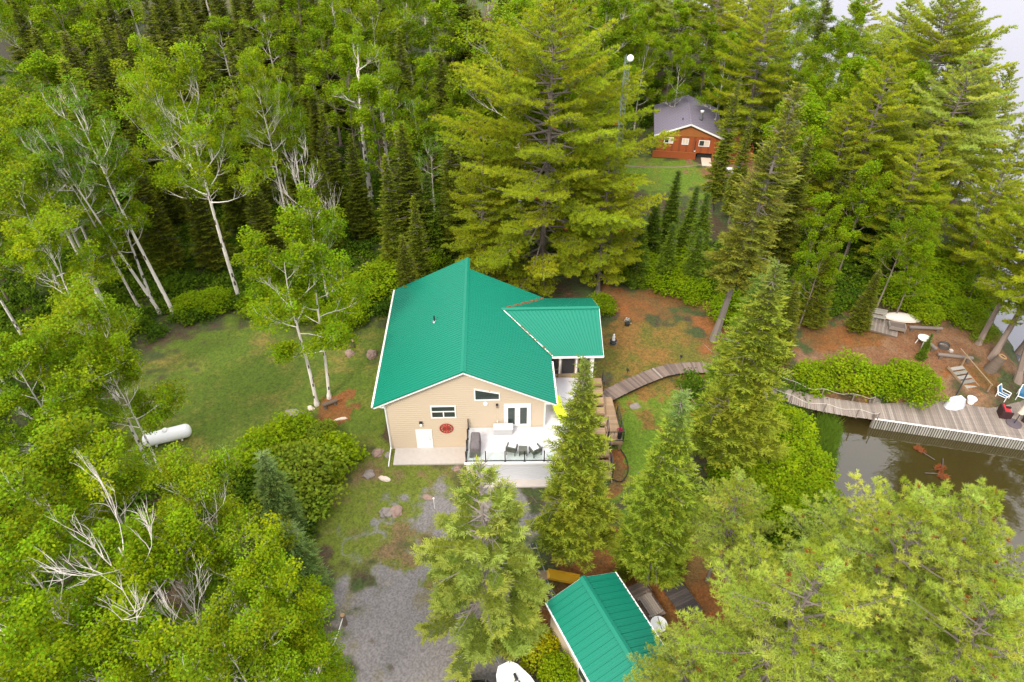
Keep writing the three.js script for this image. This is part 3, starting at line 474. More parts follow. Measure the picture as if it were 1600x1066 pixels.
  { const fd = new THREE.Group(); fd.name = 'french_door'; house.add(fd); fd.position.set(3.5, 2.02, 0.03);
    put([box(1.82, 0.1, 0.1, 0, 2.1, 0), box(0.09, 2.06, 0.1, -0.87, 1.03, 0), box(0.09, 2.06, 0.1, 0.87, 1.03, 0)], 'frame', mat.white, fd);
    for (const s of [-1, 1]) { const lf = put([box(0.81, 0.24, 0.06, s * 0.41, 0.13, 0), box(0.81, 0.24, 0.06, s * 0.41, 1.93, 0), box(0.17, 1.56, 0.06, s * 0.09, 1.03, 0), box(0.17, 1.56, 0.06, s * 0.73, 1.03, 0)], 'door_leaf', mat.white, fd); put(box(0.49, 1.58, 0.02, s * 0.41, 1.03, 0), 'pane', mat.window, lf); put(box(0.03, 0.16, 0.06, s * 0.06, 0.98, 0.05), 'handle', mat.metal, lf); } }
  { const ud = put(box(0.98, 1.72, 0.06, -2.98, 0.88, 0.04), 'utility_door', mat.white, house); put([box(0.08, 1.8, 0.08, -3.5, 0.9, 0.03), box(0.08, 1.8, 0.08, -2.46, 0.9, 0.03), box(1.12, 0.08, 0.08, -2.98, 1.83, 0.03)], 'frame', mat.white, ud); put(cyl(0.035, 0.035, 0.07, 0, 0, 0).rotateX(PI / 2).translate(-2.6, 1.0, 0.1), 'handle', mat.metal, ud); put(cyl(0.028, 0.028, 0.05, 0, 0, 0).rotateX(PI / 2).translate(-2.6, 1.2, 0.09), 'lock', mat.metal, ud); }
  { const l = put(box(0.22, 0.12, 0.14, -3.1, 2.62, 0.09), 'wall_lamp', mat.black, house); put(cyl(0.07, 0.1, 0.18, -3.1, 2.47, 0.13), 'lamp_shade', mat.white, l); const c2 = put(box(0.14, 0.1, 0.16, 2.12, 4.18, 0.1), 'wall_lamp', mat.black, house); put(cyl(0.055, 0.07, 0.2, 2.12, 4.02, 0.12), 'lamp_shade', mat.tan, c2); }
  put(cyl(0.15, 0.15, 0.08, 0, 0, 0, 18).rotateX(PI / 2).translate(1.35, 4.25, 0.06), 'round_vent', mat.white, house);
  put([box(0.09, 0.2, 0.08, 2.14, 2.5, 0.06), bar([2.14, 2.6, 0.05], [2.14, 3.7, 0.05], 0.012)], 'cable_box', mat.cream, house);
}
struct(box(5.3, 0.12, 1.55, -5.55, 0.05, -32.3, 0, R(1.6)), 'concrete_slab', mat.concrete, 'pale concrete slab below the beige gable wall');

// red openwork medallion on the gable wall
{ const m = thing('wall_medallion', 'round red openwork medallion hung on the beige gable wall', 'wall ornament', [-4.52, 2.0, -33.06], R(1.6));
  put(new THREE.TorusGeometry(0.44, 0.035, 8, 40), 'outer_ring', mat.red, m); put([new THREE.TorusGeometry(0.24, 0.05, 8, 32), new THREE.TorusGeometry(0.12, 0.035, 8, 24), new THREE.SphereGeometry(0.06, 10, 8)], 'inner_ring', mat.red, m);
  for (let i = 0; i < 12; i++) { const a = i / 12 * 2 * PI; put(new THREE.TorusGeometry(0.085, 0.02, 6, 14).translate(0.335 * Math.cos(a), 0.335 * Math.sin(a), 0), 'petal', mat.red, m); } }

// ---------------------------------------------------------------- deck
{
  const dk = thing('raised_deck', 'raised white vinyl deck with black posts and glass railing', 'deck', [0, 0, 0], 0), Y = 2.0, fz = -30.0;
  put(slab([[-3.08, fz], [5.35, fz - 0.1], [5.55, -38.3], [2.25, -38.4], [2.22, -33.25], [-3.08, -33.12]], Y - 0.12, Y), 'platform', mat.vinyl, dk);
  put(box(8.5, 0.2, 0.05, 1.12, Y - 0.1, fz - 0.02, 0, R(0.68)), 'fascia', mat.white, dk);
  put(box(8.2, 1.86, 0.1, 1.15, 0.95, fz - 0.3, 0, R(0.68)), 'lower_wall', mat.siding, dk);
  put(box(0.14, 1.88, 0.14, -2.9, 0.94, fz - 0.2), 'corner_post', mat.cream, dk);
  const gd = put(box(5.6, 1.7, 0.05, 0.45, 0.9, fz - 0.21, 0, R(0.68)), 'garage_door', mat.garage, dk);
  for (let i = 0; i < 4; i++) put(box(5.5, 0.39, 0.03, 0.45, 0.27 + i * 0.42, fz - 0.175, 0, R(0.68)), 'door_panel', mat.garage, gd);
  put(box(0.16, 0.24, 0.14, -2.55, 1.7, fz - 0.16), 'wall_lamp', mat.black, dk);
  put(box(7.2, 0.1, 0.7, 1.4, 0.05, fz + 0.1, 0, R(0.68)), 'concrete_apron', mat.concrete, dk);
  put(box(0.1, 1.8, 3.1, -2.98, 0.94, -31.7), 'side_wall', mat.siding, dk); put(box(0.1, 1.8, 8, 5.3, 0.94, -34.2), 'side_wall', mat.siding, dk);
  const railRun = (pts) => pts.forEach(([x, z], i) => {
    put([box(0.07, 0.98, 0.07, x, Y + 0.47, z), box(0.13, 0.03, 0.13, x, Y + 0.015, z)], 'rail_post', mat.black, dk);
    if (i) { const [u, w] = pts[i - 1], L = Math.hypot(x - u, z - w), an = Math.atan2(-(z - w), x - u); put(box(L - 0.16, 0.78, 0.012, (x + u) / 2, Y + 0.5, (z + w) / 2, 0, an), 'glass_pane', mat.glass, dk); put(box(L - 0.1, 0.05, 0.05, (x + u) / 2, Y + 0.06, (z + w) / 2, 0, an), 'bottom_rail', mat.black, dk); }
  });
  railRun([[-3.0, -33.0], [-3.0, -32.05], [-3.0, -31.05], [-3.0, fz - 0.06], [-1.72, fz - 0.08], [-0.45, fz - 0.09], [0.82, fz - 0.1], [2.1, fz - 0.12], [3.38, fz - 0.13], [4.4, fz - 0.15], [5.3, fz - 0.17], [5.33, -31.2], [5.37, -32.4], [5.4, -33.6]]);
  railRun([[5.5, -37.4], [5.52, -38.1]]);
}
{ // broad shallow flight down the side of the deck
  const st = thing('deck_stairs', 'long flight of tan wooden steps down beside the deck', 'stairs', [6.12, 0, -37.9]);
  for (let i = 0; i < 10; i++) { const y = 1.98 - i * 0.2, z = i * 0.83; for (let k = 0; k < 3; k++) piece('tread', pick(tanPlank), st, 1.12, 0.04, 0.2, 0, y, z - 0.27 + k * 0.215); piece('riser', tanPlank[1], st, 1.1, 0.16, 0.03, 0, y - 0.1, z + 0.27); }
  for (const s of [-1, 1]) put(beam([s * 0.58, 1.7, -0.3], [s * 0.58, -0.05, 8], 0.05, 0.26), 'stringer', mat.tan, st);
  const rl = []; for (let i = 0; i < 9; i++) { const z = -0.2 + i * 0.98, y = 2.0 - z * 0.232; if (i > 1 && i < 4) continue; put(box(0.05, 0.95, 0.05, 0.62, y + 0.42, z), 'rail_post', mat.black, st); }
  put(beam([0.62, 2.0 - 3.8 * 0.232 + 0.88, 3.75], [0.62, 2.0 - 7.6 * 0.232 + 0.88, 7.65], 0.05, 0.05), 'handrail', mat.black, st); put(beam([0.62, 2.0 - 3.8 * 0.232 + 0.14, 3.75], [0.62, 2.0 - 7.6 * 0.232 + 0.14, 7.65], 0.04, 0.04), 'handrail', mat.black, st); put(beam([0.62, 2.92, -0.25], [0.62, 2.7, 0.8], 0.05, 0.05), 'handrail', mat.black, st);
}
{ // landing
  const ld = thing('wooden_landing', 'tan wooden landing with black railing at the end of the boardwalk', 'landing', [7.0, 0, -34.9]), Y = 0.98;
  for (let i = 0; i < 26; i++) { const z = -2.3 + i * 0.172, w = mix(0.72, 1.12, i / 25); piece('plank', pick(tanPlank), ld, w, 0.04, 0.16, 0.06 + i * 0.003, Y, z); }
  put(box(1.16, 0.24, 0.05, 0.12, Y - 0.14, 2.12), 'rim_joist', tanPlank[2], ld); put(box(0.05, 0.2, 4.4, -0.38, Y - 0.12, -0.1), 'rim_joist', tanPlank[1], ld); put(beam([0.44, Y - 0.12, -2.3], [0.68, Y - 0.12, 2.1], 0.05, 0.2), 'rim_joist', tanPlank[1], ld);
  for (const [x, z] of [[0.55, 1.95], [-0.3, 1.95], [0.4, -2.1], [-0.3, -2.1]]) put(box(0.16, Y, 0.16, x, Y / 2 - 0.05, z), 'leg', mat.tan, ld);
  const P = [[0.58, -0.5], [0.68, 0.9], [0.72, 2.1], [-0.4, 2.1]]; P.forEach(([x, z], i) => { put(box(0.05, 0.98, 0.05, x, Y + 0.5, z), 'rail_post', mat.black, ld); if (i) { put(beam([P[i - 1][0], Y + 0.95, P[i - 1][1]], [x, Y + 0.95, z], 0.05, 0.05), 'top_rail', mat.black, ld); put(beam([P[i - 1][0], Y + 0.12, P[i - 1][1]], [x, Y + 0.12, z], 0.04, 0.04), 'bottom_rail', mat.black, ld); for (let k = 1; k < 5; k++) put(box(0.015, 0.8, 0.015, mix(P[i - 1][0], x, k / 5), Y + 0.53, mix(P[i - 1][1], z, k / 5)), 'baluster', mat.black, ld); } });
  const fp = thing('flower_pot', 'tall black planter of pink flowers on the tan landing', 'planter', [7.48, Y + 0.02, -33.1]); put(new THREE.CylinderGeometry(0.2, 0.15, 0.62, 4).rotateY(PI / 4).translate(0, 0.31, 0), 'pot', mat.dark, fp);
  srand(3); const s = new Sprig(), lf = new Sprig(); for (let i = 0; i < 130; i++) { const d = dir(rr(0, 6.3), rr(0.1, 1.5)), q = rr(0.1, 0.26); (i % 3 ? s : lf).leaf(d[0] * q, 0.66 + d[1] * q, d[2] * q, d[0], d[1], d[2], 0.09, 0.09, i % 3 ? tone([0.6, 0.03, 0.16], 0.3) : [0.08, 0.18, 0.02]); }
  put(s.geo(), 'flowers', broadMat, fp); put(lf.geo(), 'leaves', broadMat, fp);
}
// ---------------------------------------------------------------- things on the deck
{
  const g = thing('covered_barbecue', 'barbecue under a grey fabric cover on the deck', 'barbecue', [-2.42, 2.005, -31.1]);
  const body = rbox(0.74, 1.05, 1.5, 0.12, 0, 0.52, 0, 0, 4), p = body.attributes.position; for (let i = 0; i < p.count; i++) { const y = p.getY(i), z = p.getZ(i), x = p.getX(i), k = y > 0.55 ? 1 - (y - 0.55) * 0.45 : 1 + 0.05 * Math.sin(z * 14 + x * 5); p.setXYZ(i, x * (y > 0.55 ? k : k), y + (y > 0.8 ? -0.22 * Math.max(0, z - 0.1) : 0), z * (y > 0.55 ? 1 - (y - 0.55) * 0.22 : k)); } body.computeVertexNormals();
  put(body, 'cover', mat.grayfab, g); for (const z of [-0.35, 0.15]) put(box(0.6, 0.015, 0.03, 0, 0.96, z), 'cover_seam', mat.dark, g); put(box(0.5, 0.05, 1.3, 0, 0.025, 0), 'cart_base', mat.black, g);
  const b = thing('deck_box', 'long pale storage box against the gable wall', 'storage box', [-0.6, 2.005, -32.72], R(1)); const m = M(0.42, 0.43, 0.43, 0.5); put(rbox(1.3, 0.46, 0.56, 0.05, 0, 0.24, 0), 'bin', m, b); put(rbox(1.36, 0.1, 0.62, 0.04, 0, 0.52, 0), 'lid', M(0.55, 0.55, 0.55, 0.5), b);
  const chair = (x, z, t, label) => { const c = thing('patio_chair', label, 'chair', [x, 2.005, z], t, 'patio chairs on the deck'); put(rbox(0.62, 0.1, 0.6, 0.03, 0, 0.36, 0), 'seat', mat.wicker, c); put(rbox(0.56, 0.09, 0.54, 0.03, 0, 0.455, 0.01), 'cushion', mat.white, c); put(box(0.62, 0.5, 0.07, 0, 0.62, -0.3, R(-14)), 'backrest', mat.wicker, c); for (const s of [-1, 1]) { put(box(0.07, 0.3, 0.6, s * 0.31, 0.48, 0), 'armrest', mat.wicker, c); for (const q of [-1, 1]) put(box(0.05, 0.34, 0.05, s * 0.28, 0.17, q * 0.26), 'leg', mat.wicker, c); } };
  chair(-0.02, -30.85, R(165), 'grey wicker patio chair facing the small deck table from the barbecue side'); chair(1.55, -30.72, R(-150), 'grey wicker patio chair turned outward beside the small deck table');
  const t = thing('patio_table', 'small grey wicker table between two patio chairs', 'table', [0.72, 2.005, -30.75]); put(rbox(0.55, 0.05, 0.5, 0.02, 0, 0.47, 0), 'tabletop', mat.wicker, t); put(box(0.48, 0.3, 0.43, 0, 0.31, 0), 'apron', mat.wicker, t); for (const s of [-1, 1]) for (const q of [-1, 1]) put(box(0.05, 0.46, 0.05, s * 0.24, 0.23, q * 0.21), 'leg', mat.wicker, t);
  const l = thing('lime_lounger', 'lime yellow lounge chair half hidden by the fir beside the deck', 'lounge chair', [3.35, 2.005, -34.5], R(20)); put(box(0.7, 0.08, 1.1, 0, 0.3, 0.2), 'seat', mat.lime, l); put(box(0.7, 0.08, 0.9, 0, 0.6, -0.62, R(50)), 'backrest', mat.lime, l); for (const s of [-1, 1]) { put(box(0.04, 0.3, 0.04, s * 0.32, 0.15, 0.65), 'leg', mat.white, l); put(box(0.04, 0.3, 0.04, s * 0.32, 0.15, -0.3), 'leg', mat.white, l); }
}

// ---------------------------------------------------------------- green-roofed shed
srand(900);
{
  const sh = thing('garden_shed', 'small beige shed with green ribbed metal roof beside the parked boat', 'shed', [5.0, 0, -18.0], R(25)), L = 5.9, W = 2.16, ry = 3.42, ey = 2.5;
  const z0 = -L / 2, z1 = L / 2, sl = (ry - ey) / W, hw = 1.92;
  put(new THREE.ExtrudeGeometry(new THREE.Shape([[-hw, 0], [hw, 0], [hw, ry - sl * hw - 0.1], [0, ry - 0.1], [-hw, ry - sl * hw - 0.1]].map(q => new THREE.Vector2(...q))), { depth: L - 0.5, bevelEnabled: false }).translate(0, 0, z0 + 0.25), 'wall', mat.siding, sh);
  const sc = []; for (let y = 0.1; y < 2.4; y += 0.145) sc.push(box(0.02, 0.15, L - 0.5, -hw - 0.004, y + 0.07, 0, 0, 0, R(-5))); put(sc, 'siding', mat.siding, sh).userData.kind = 'stuff';
  put([box(0.5, 0.16, L - 0.4, -hw + 0.1, 0.06, 0), box(0.5, 0.16, L - 0.4, hw - 0.1, 0.06, 0)], 'foundation', mat.concrete, sh);
  const n = 15; for (const s of [-1, 1]) for (let i = 0; i < n; i++) { const a = mix(z0, z1, i / n), b = mix(z0, z1, (i + 1) / n); put(ribbed([0, ry + 0.02, a], [0, ry + 0.02, b], [s * W, ey, a], [s * W, ey, b], 0.2, 0.012, 0.02), 'roof_panel', mat.roof, sh); put(beam([0, ry + 0.045, b - 0.02], [s * W, ey + 0.025, b - 0.02], 0.05, 0.045), 'roof_rib', mat.roof, sh); }
  put([box(0.2, 0.015, L + 0.06, -0.09, ry + 0.06, 0, 0, 0, Math.atan(sl)), box(0.2, 0.015, L + 0.06, 0.09, ry + 0.06, 0, 0, 0, -Math.atan(sl))], 'ridge_cap', mat.roof, sh);
  for (const s of [-1, 1]) { put(box(0.06, 0.13, L, s * (W + 0.02), ey - 0.05, 0), 'fascia', mat.white, sh); for (const z of [z0, z1]) put(beam([0, ry - 0.06, z], [s * W, ey - 0.08, z], 0.03, 0.12), 'rake_board', mat.white, sh); }
  const w = put(box(0.05, 0.8, 0.9, -hw - 0.02, 1.3, 0.8), 'window', mat.white, sh); put(box(0.02, 0.66, 0.76, -hw - 0.045, 1.3, 0.8), 'pane', mat.window, w);
}
{ // weathered platform behind the shed, with a bench and a white table
  const pf = thing('weathered_platform', 'dark weathered plank platform behind the green-roofed shed', 'platform', [9.1, 0.1, -22.7], R(25));
  for (let i = 0; i < 34; i++) piece('plank', pick(darkPlank), pf, 1.3, 0.045, 0.14, rr(-0.03, 0.03), 0.06, -2.6 + i * 0.153);
  for (const s of [-1, 1]) put(box(0.1, 0.12, 5.2, s * 0.5, -0.02, 0), 'joist', mat.dark, pf);
  const lo = thing('shed_step', 'square weathered wooden step deck against the shed wall', 'step', [7.55, 0.05, -21.1], R(25)); for (let i = 0; i < 15; i++) piece('plank', pick(brownPlank), lo, 1.3, 0.05, 0.14, 0, 0.3, -1.1 + i * 0.152); put(box(1.2, 0.28, 2.1, 0, 0.13, 0), 'frame', mat.dark, lo);
  const tb = thing('wooden_table', 'grey slatted wooden table on the deck behind the shed', 'table', [7.7, 0.37, -20.6], R(25)); for (let i = 0; i < 6; i++) piece('slat', pick(greyPlank), tb, 0.11, 0.035, 1.3, -0.32 + i * 0.128, 0.5, 0); piece('crossbar', greyPlank[2], tb, 0.9, 0.05, 0.1, 0, 0.46, -0.55); piece('crossbar', greyPlank[2], tb, 0.9, 0.05, 0.1, 0, 0.46, 0.55); for (const s of [-1, 1]) for (const q of [-1, 1]) piece('leg', greyPlank[1], tb, 0.07, 0.46, 0.07, s * 0.3, 0.23, q * 0.5);
  const rt = thing('round_white_table', 'round white table tucked beside the shed eave', 'table', [8.0, 0.05, -19.5]); put(cyl(0.46, 0.46, 0.05, 0, 0.75, 0, 28), 'tabletop', mat.white, rt); put(cyl(0.05, 0.05, 0.74, 0, 0.37, 0), 'stem', mat.white, rt); put(cyl(0.24, 0.28, 0.05, 0, 0.025, 0, 16), 'base', mat.white, rt); put(bar([0, 0.78, -0.4], [0.1, 0.78, 0.3], 0.02), 'closed_shade', mat.barklog, rt);
}
{ // play set
  const ps = thing('play_set', 'yellow slide and ladder of a garden play set under the spruce', 'play set', [2.0, 0, -22.3], R(4));
  const sl = new THREE.Shape([[0, 1.15], [0.15, 1.18], [1.75, 0.42], [2.0, 0.36], [2.0, 0.30], [1.7, 0.35], [0.12, 1.1], [0, 1.1]].map(q => new THREE.Vector2(...q)));
  const s1 = put(new THREE.ExtrudeGeometry(sl, { depth: 0.52, bevelEnabled: false }).translate(0, 0, -0.26), 'slide', mat.slide, ps); for (const s of [-1, 1]) put(beam([0.1, 1.2, s * 0.28], [1.98, 0.38, s * 0.28], 0.05, 0.2), 'slide_side', mat.slide, s1);
  put(box(0.5, 0.05, 0.6, -0.25, 1.1, 0), 'stand', mat.tan, ps); for (const s of [-1, 1]) { put(beam([-0.45, 1.2, s * 0.28], [0.6, 0, 1.2 + s * 0.28], 0.06, 0.06), 'leg', mat.galv, ps); put(bar([0, 1.1, s * 0.28], [-0.2, 0, s * 0.4], 0.03), 'leg', mat.galv, ps); }
  put([bar([-0.5, 1.9, -1.6], [0.45, 0, 1.6], 0.03), bar([-0.85, 1.9, -1.6], [0.1, 0, 1.6], 0.03)], 'ladder_rail', mat.galv, ps); for (let i = 0; i < 8; i++) { const t = (i + 0.6) / 8.5; put(bar([mix(-0.5, 0.45, t), mix(1.9, 0, t), mix(-1.6, 1.6, t)], [mix(-0.85, 0.1, t), mix(1.9, 0, t), mix(-1.6, 1.6, t)], 0.022), 'rung', mat.parch, ps); }
  put(bar([-0.68, 1.9, -1.6], [-0.6, 0, -1.9], 0.03), 'leg', mat.galv, ps);
}
{ // boat on a trailer, bow towards the spruce
  const bt = thing('motor_boat', 'white motor boat with electric bow motor parked by the shed', 'boat', [0.9, 0, -14.6], R(27));
  const half = [[-0.34, -2.9], [-0.62, -2.55], [-0.92, -1.7], [-1.06, -0.6], [-1.1, 0.8], [-1.08, 2.6]], out = [...half, ...half.slice().reverse().map(([x, z]) => [-x, z])];
  const lay = (k, y, dz = 0) => out.map(([x, z]) => [x * k, y, z * (0.86 + 0.14 * k) + dz]);
  const skin = []; const rings = [lay(0.12, 0.42, 0.3), lay(0.7, 0.6, 0.12), lay(1, 1.12), lay(0.97, 1.15), lay(0.86, 1.15), lay(0.82, 0.95)];
  const g = new THREE.BufferGeometry(), p = []; for (let a = 0; a < rings.length - 1; a++) for (let i = 0; i < out.length; i++) { const j = (i + 1) % out.length, A = rings[a][i], B = rings[a][j], D = rings[a + 1][j], E = rings[a + 1][i]; p.push(...A, ...B, ...D, ...A, ...D, ...E); } g.setAttribute('position', new THREE.Float32BufferAttribute(p, 3)); g.computeVertexNormals();
  put(g, 'hull', mat.white, bt); put(slab(out.filter(([, z]) => z < 0.9).map(([x, z]) => [x * 0.88, z * 0.97]), 1.0, 1.08), 'foredeck', mat.white, bt); put(slab(out.map(([x, z]) => [x * 0.84, z * 0.95]), 0.7, 0.76), 'floor', mat.cream, bt);
  put(rbox(0.5, 0.06, 0.9, 0.03, -0.1, 1.1, -1.6), 'hatch', mat.cream, bt); put(rbox(0.9, 0.35, 0.5, 0.08, 0, 0.95, 1.4), 'seat', mat.grayfab, bt);
  const tm = put(bar([0.25, 1.2, -1.75], [0.55, 1.22, -0.3], 0.035), 'bow_motor', mat.black, bt); put(rbox(0.14, 0.14, 0.4, 0.05, 0.2, 1.26, -1.95), 'motor_head', mat.black, tm); put([box(0.26, 0.03, 0.05, 0.15, 1.24, -1.85, 0, 0.6), box(0.3, 0.07, 0.5, 0.4, 1.13, -1.1, 0, 0.2)], 'bracket', mat.dark, tm);
  put([beam([0, 0.35, -2.6], [0, 0.35, 2.4], 0.1, 0.1), bar([0, 0.35, -2.6], [-0.1, 0.4, -3.9], 0.04), beam([-0.9, 0.3, 1], [0.9, 0.3, 1], 0.1, 0.1)], 'trailer', mat.galv, bt); for (const s of [-1, 1]) put(new THREE.CylinderGeometry(0.3, 0.3, 0.18, 20).rotateZ(PI / 2).translate(s * 1.02, 0.3, 1), 'wheel', mat.dark, bt);
}
{ // black car, only its nose in the frame
  const car = thing('black_car', 'black car nosing in beside the white boat', 'car', [-2.0, 0, -14.15], R(3)), paint = new THREE.MeshPhysicalMaterial({ color: C(0.006, 0.006, 0.008), roughness: 0.25, clearcoat: 1, clearcoatRoughness: 0.08 });
  const prof = new THREE.Shape(); prof.moveTo(-2.2, 0.3); prof.lineTo(2.2, 0.3); prof.quadraticCurveTo(2.3, 0.7, 2.12, 0.9); prof.quadraticCurveTo(1.6, 1.02, 0.95, 1.05); prof.quadraticCurveTo(0.5, 1.45, 0, 1.56); prof.lineTo(-1.4, 1.55); prof.quadraticCurveTo(-2.0, 1.4, -2.2, 0.95); prof.closePath();
  const body = new THREE.ExtrudeGeometry(prof, { depth: 1.5, bevelEnabled: true, bevelSize: 0.16, bevelThickness: 0.2, bevelSegments: 4 }).translate(0, 0, -0.75).rotateY(PI / 2); put(body, 'body', paint, car);
  put(box(1.45, 0.5, 0.04, 0, 1.3, -0.72, R(48)), 'windscreen', mat.window, car); for (const s of [-1, 1]) { put(box(0.03, 0.38, 1.9, s * 0.955, 1.25, 0.6), 'side_window', mat.window, car); put(rbox(0.4, 0.16, 0.1, 0.04, s * 0.62, 0.78, -2.3), 'headlight', mat.glass, car); for (const z of [-1.4, 1.35]) { const w = put(new THREE.CylinderGeometry(0.34, 0.34, 0.22, 24).rotateZ(PI / 2).translate(s * 0.88, 0.34, z), 'wheel', mat.dark, car); put(new THREE.CylinderGeometry(0.2, 0.2, 0.24, 16).rotateZ(PI / 2).translate(s * 0.885, 0.34, z), 'rim', mat.metal, w); } }
}
{ // propane tank
  const t = thing('propane_tank', 'white propane tank lying on the lawn', 'gas tank', [-24.4, 0, -33.65], R(21)), r = 0.5;
  const L = 1.25, prof = [[0, -L - 0.36]]; for (let i = 1; i <= 6; i++) prof.push([r * Math.sin(i / 6 * PI / 2), -L - 0.36 * Math.cos(i / 6 * PI / 2)]); for (let i = 5; i >= 0; i--) prof.push([r * Math.sin(i / 6 * PI / 2), L + 0.36 * Math.cos(i / 6 * PI / 2)]);
  put(new THREE.LatheGeometry(prof.map(q => new THREE.Vector2(...q)), 28).rotateZ(PI / 2).translate(0, r + 0.22, 0), 'tank', mat.white, t); put(new THREE.SphereGeometry(0.2, 16, 8, 0, 2 * PI, 0, PI / 2).translate(0, 1.2, 0), 'valve_dome', mat.white, t);
  for (const x of [-0.85, 0.85]) { put(box(0.12, 0.3, 0.6, x, 0.15, 0), 'leg', mat.white, t); put(box(0.3, 0.1, 0.9, x, 0.04, 0), 'block', mat.concrete, t); } put(bar([0.2, 0.1, 0.55], [-1.4, 0.06, 1.5], 0.02), 'supply_pipe', mat.barklog, t);
}
// rocks, stumps, logs
function rockGeo(s, w, h, d) { srand(s); const g = new THREE.IcosahedronGeometry(1, 3), p = g.attributes.position; for (let i = 0; i < p.count; i++) { const x = p.getX(i), y = p.getY(i), z = p.getZ(i), k = 0.5 + 0.95 * fbm(x * 1.9 + s, z * 1.9 + y * 2.3 + s * 3, 4); p.setXYZ(i, x * k * w, Math.max(-0.25, y * k) * h, z * k * d); } g.computeVertexNormals(); return g; }
const rock = (n, [x, z], w, h, d, m, label, group) => { const o = thing('rock', label, 'rock', [x, groundH(x, z), z], n, group); put(rockGeo(n * 7, w, h, d), 'stone', m, o); };
rock(1, [-13.43, -43.72], 0.42, 0.4, 0.4, mat.pinkrock, 'rounded pinkish boulder nearer the birch pair on the lawn'); rock(2, [-11.57, -43.39], 0.55, 0.5, 0.5, mat.pinkrock, 'rounded pinkish boulder close to the roof edge');
rock(3, [-16.38, -36.64], 0.75, 0.22, 0.4, mat.greyrock, 'long flat grey rock in the lawn below the birch pair'); rock(4, [-9.43, -32.57], 0.45, 0.25, 0.35, mat.pinkrock, 'grey pink rock by the slab corner'); rock(5, [-9.70, -30.66], 0.4, 0.22, 0.4, mat.greyrock, 'low grey rock left of the downspout foot'); rock(6, [-8.61, -30.32], 0.4, 0.14, 0.2, mat.parch, 'pale flat stone under the downspout');
rock(7, [-8.15, -27.47], 0.42, 0.3, 0.4, mat.greyrock, 'lumpy grey rock beside another at the gravel edge'); rock(8, [-7.42, -27.58], 0.45, 0.32, 0.4, mat.pinkrock, 'brown pink rock at the gravel edge'); rock(9, [-5.56, -28.76], 0.4, 0.16, 0.22, mat.pinkrock, 'small flat pink rock in front of the garage corner'); rock(10, [-3.69, -31.22], 0.3, 0.22, 0.2, mat.pinkrock, 'small pink rock at the deck corner post'); rock(11, [-8.68, -32.39], 0.3, 0.16, 0.22, mat.greyrock, 'small grey rock touching the concrete slab');
rock(12, [-15.14, -37.12], 0.28, 0.25, 0.2, mat.parch, 'pale chunky stone at the leaning birch foot'); rock(13, [9.29, -37.33], 0.42, 0.14, 0.3, mat.greyrock, 'flat grey stone in the bare patch below the boardwalk');
rock(14, [28.06, -38.24], 0.6, 0.4, 0.5, mat.greyrock, 'grey shore rock under the boardwalk bushes'); rock(15, [29.51, -37.54], 0.7, 0.4, 0.5, mat.greyrock, 'broad shore rock behind the dock'); rock(16, [-12.65, -35.97], 0.5, 0.1, 0.14, mat.parch, 'narrow pale plank-like stone on the grass by the house');
{ const o = thing('log_stump', 'upright sawn log standing on the lawn behind two boulders', 'stump', [[-13.32, -44.57][0], 0, [-13.32, -44.57][1]]); put(cyl(0.2, 0.22, 0.6, 0, 0.3, 0, 14), 'log', mat.barklog, o); put(cyl(0.19, 0.19, 0.02, 0, 0.605, 0, 14), 'cut_face', mat.cutwood, o); }
{ const b = thing('log_bench', 'short weathered log bench at the foot of the birch pair', 'bench', [-13.7, 0, -37.3], R(32)); put(new THREE.CylinderGeometry(0.15, 0.16, 1.1, 10).rotateZ(PI / 2).translate(0, 0.4, 0), 'seat', mat.barklog, b); for (const s of [-1, 1]) put(cyl(0.12, 0.13, 0.3, s * 0.38, 0.15, 0), 'leg', mat.barklog, b); }
for (const [i, [x, z], lab] of [[0, [-9.30, -19.95], 'wooden rope post beside the gravel, the one farther up the drive'], [1, [-9.99, -17.22], 'wooden rope post beside the gravel, nearest the bottom edge']]) { const o = thing('rope_post', lab, 'post', [x, groundH(x, z) - 0.05, z]); put(cyl(0.13, 0.15, 1.0, 0, 0.5, 0, 12), 'post', mat.barklog, o); put(cyl(0.125, 0.125, 0.02, 0, 1.01, 0, 12), 'cut_face', mat.cutwood, o); }
tag(put(rope([[-9.25, 0.85, -20.0], [-9.55, 0.5, -18.6], [-9.95, 0.8, -17.2], [-10.4, 0.45, -15.6], [-11, 0.6, -13.6]], 0.03, 30), 'barrier_rope', mat.rope, scene), 'white rope strung between the posts along the gravel drive', 'rope');
{ const o = thing('garden_light', 'thin white pole light at the edge of the gravel', 'light', [-5.0, 0, -27.8]); put(cyl(0.02, 0.02, 1.0, 0, 0.5, 0), 'pole', mat.white, o); put(cyl(0.06, 0.05, 0.1, 0, 1.04, 0), 'head', mat.white, o); }
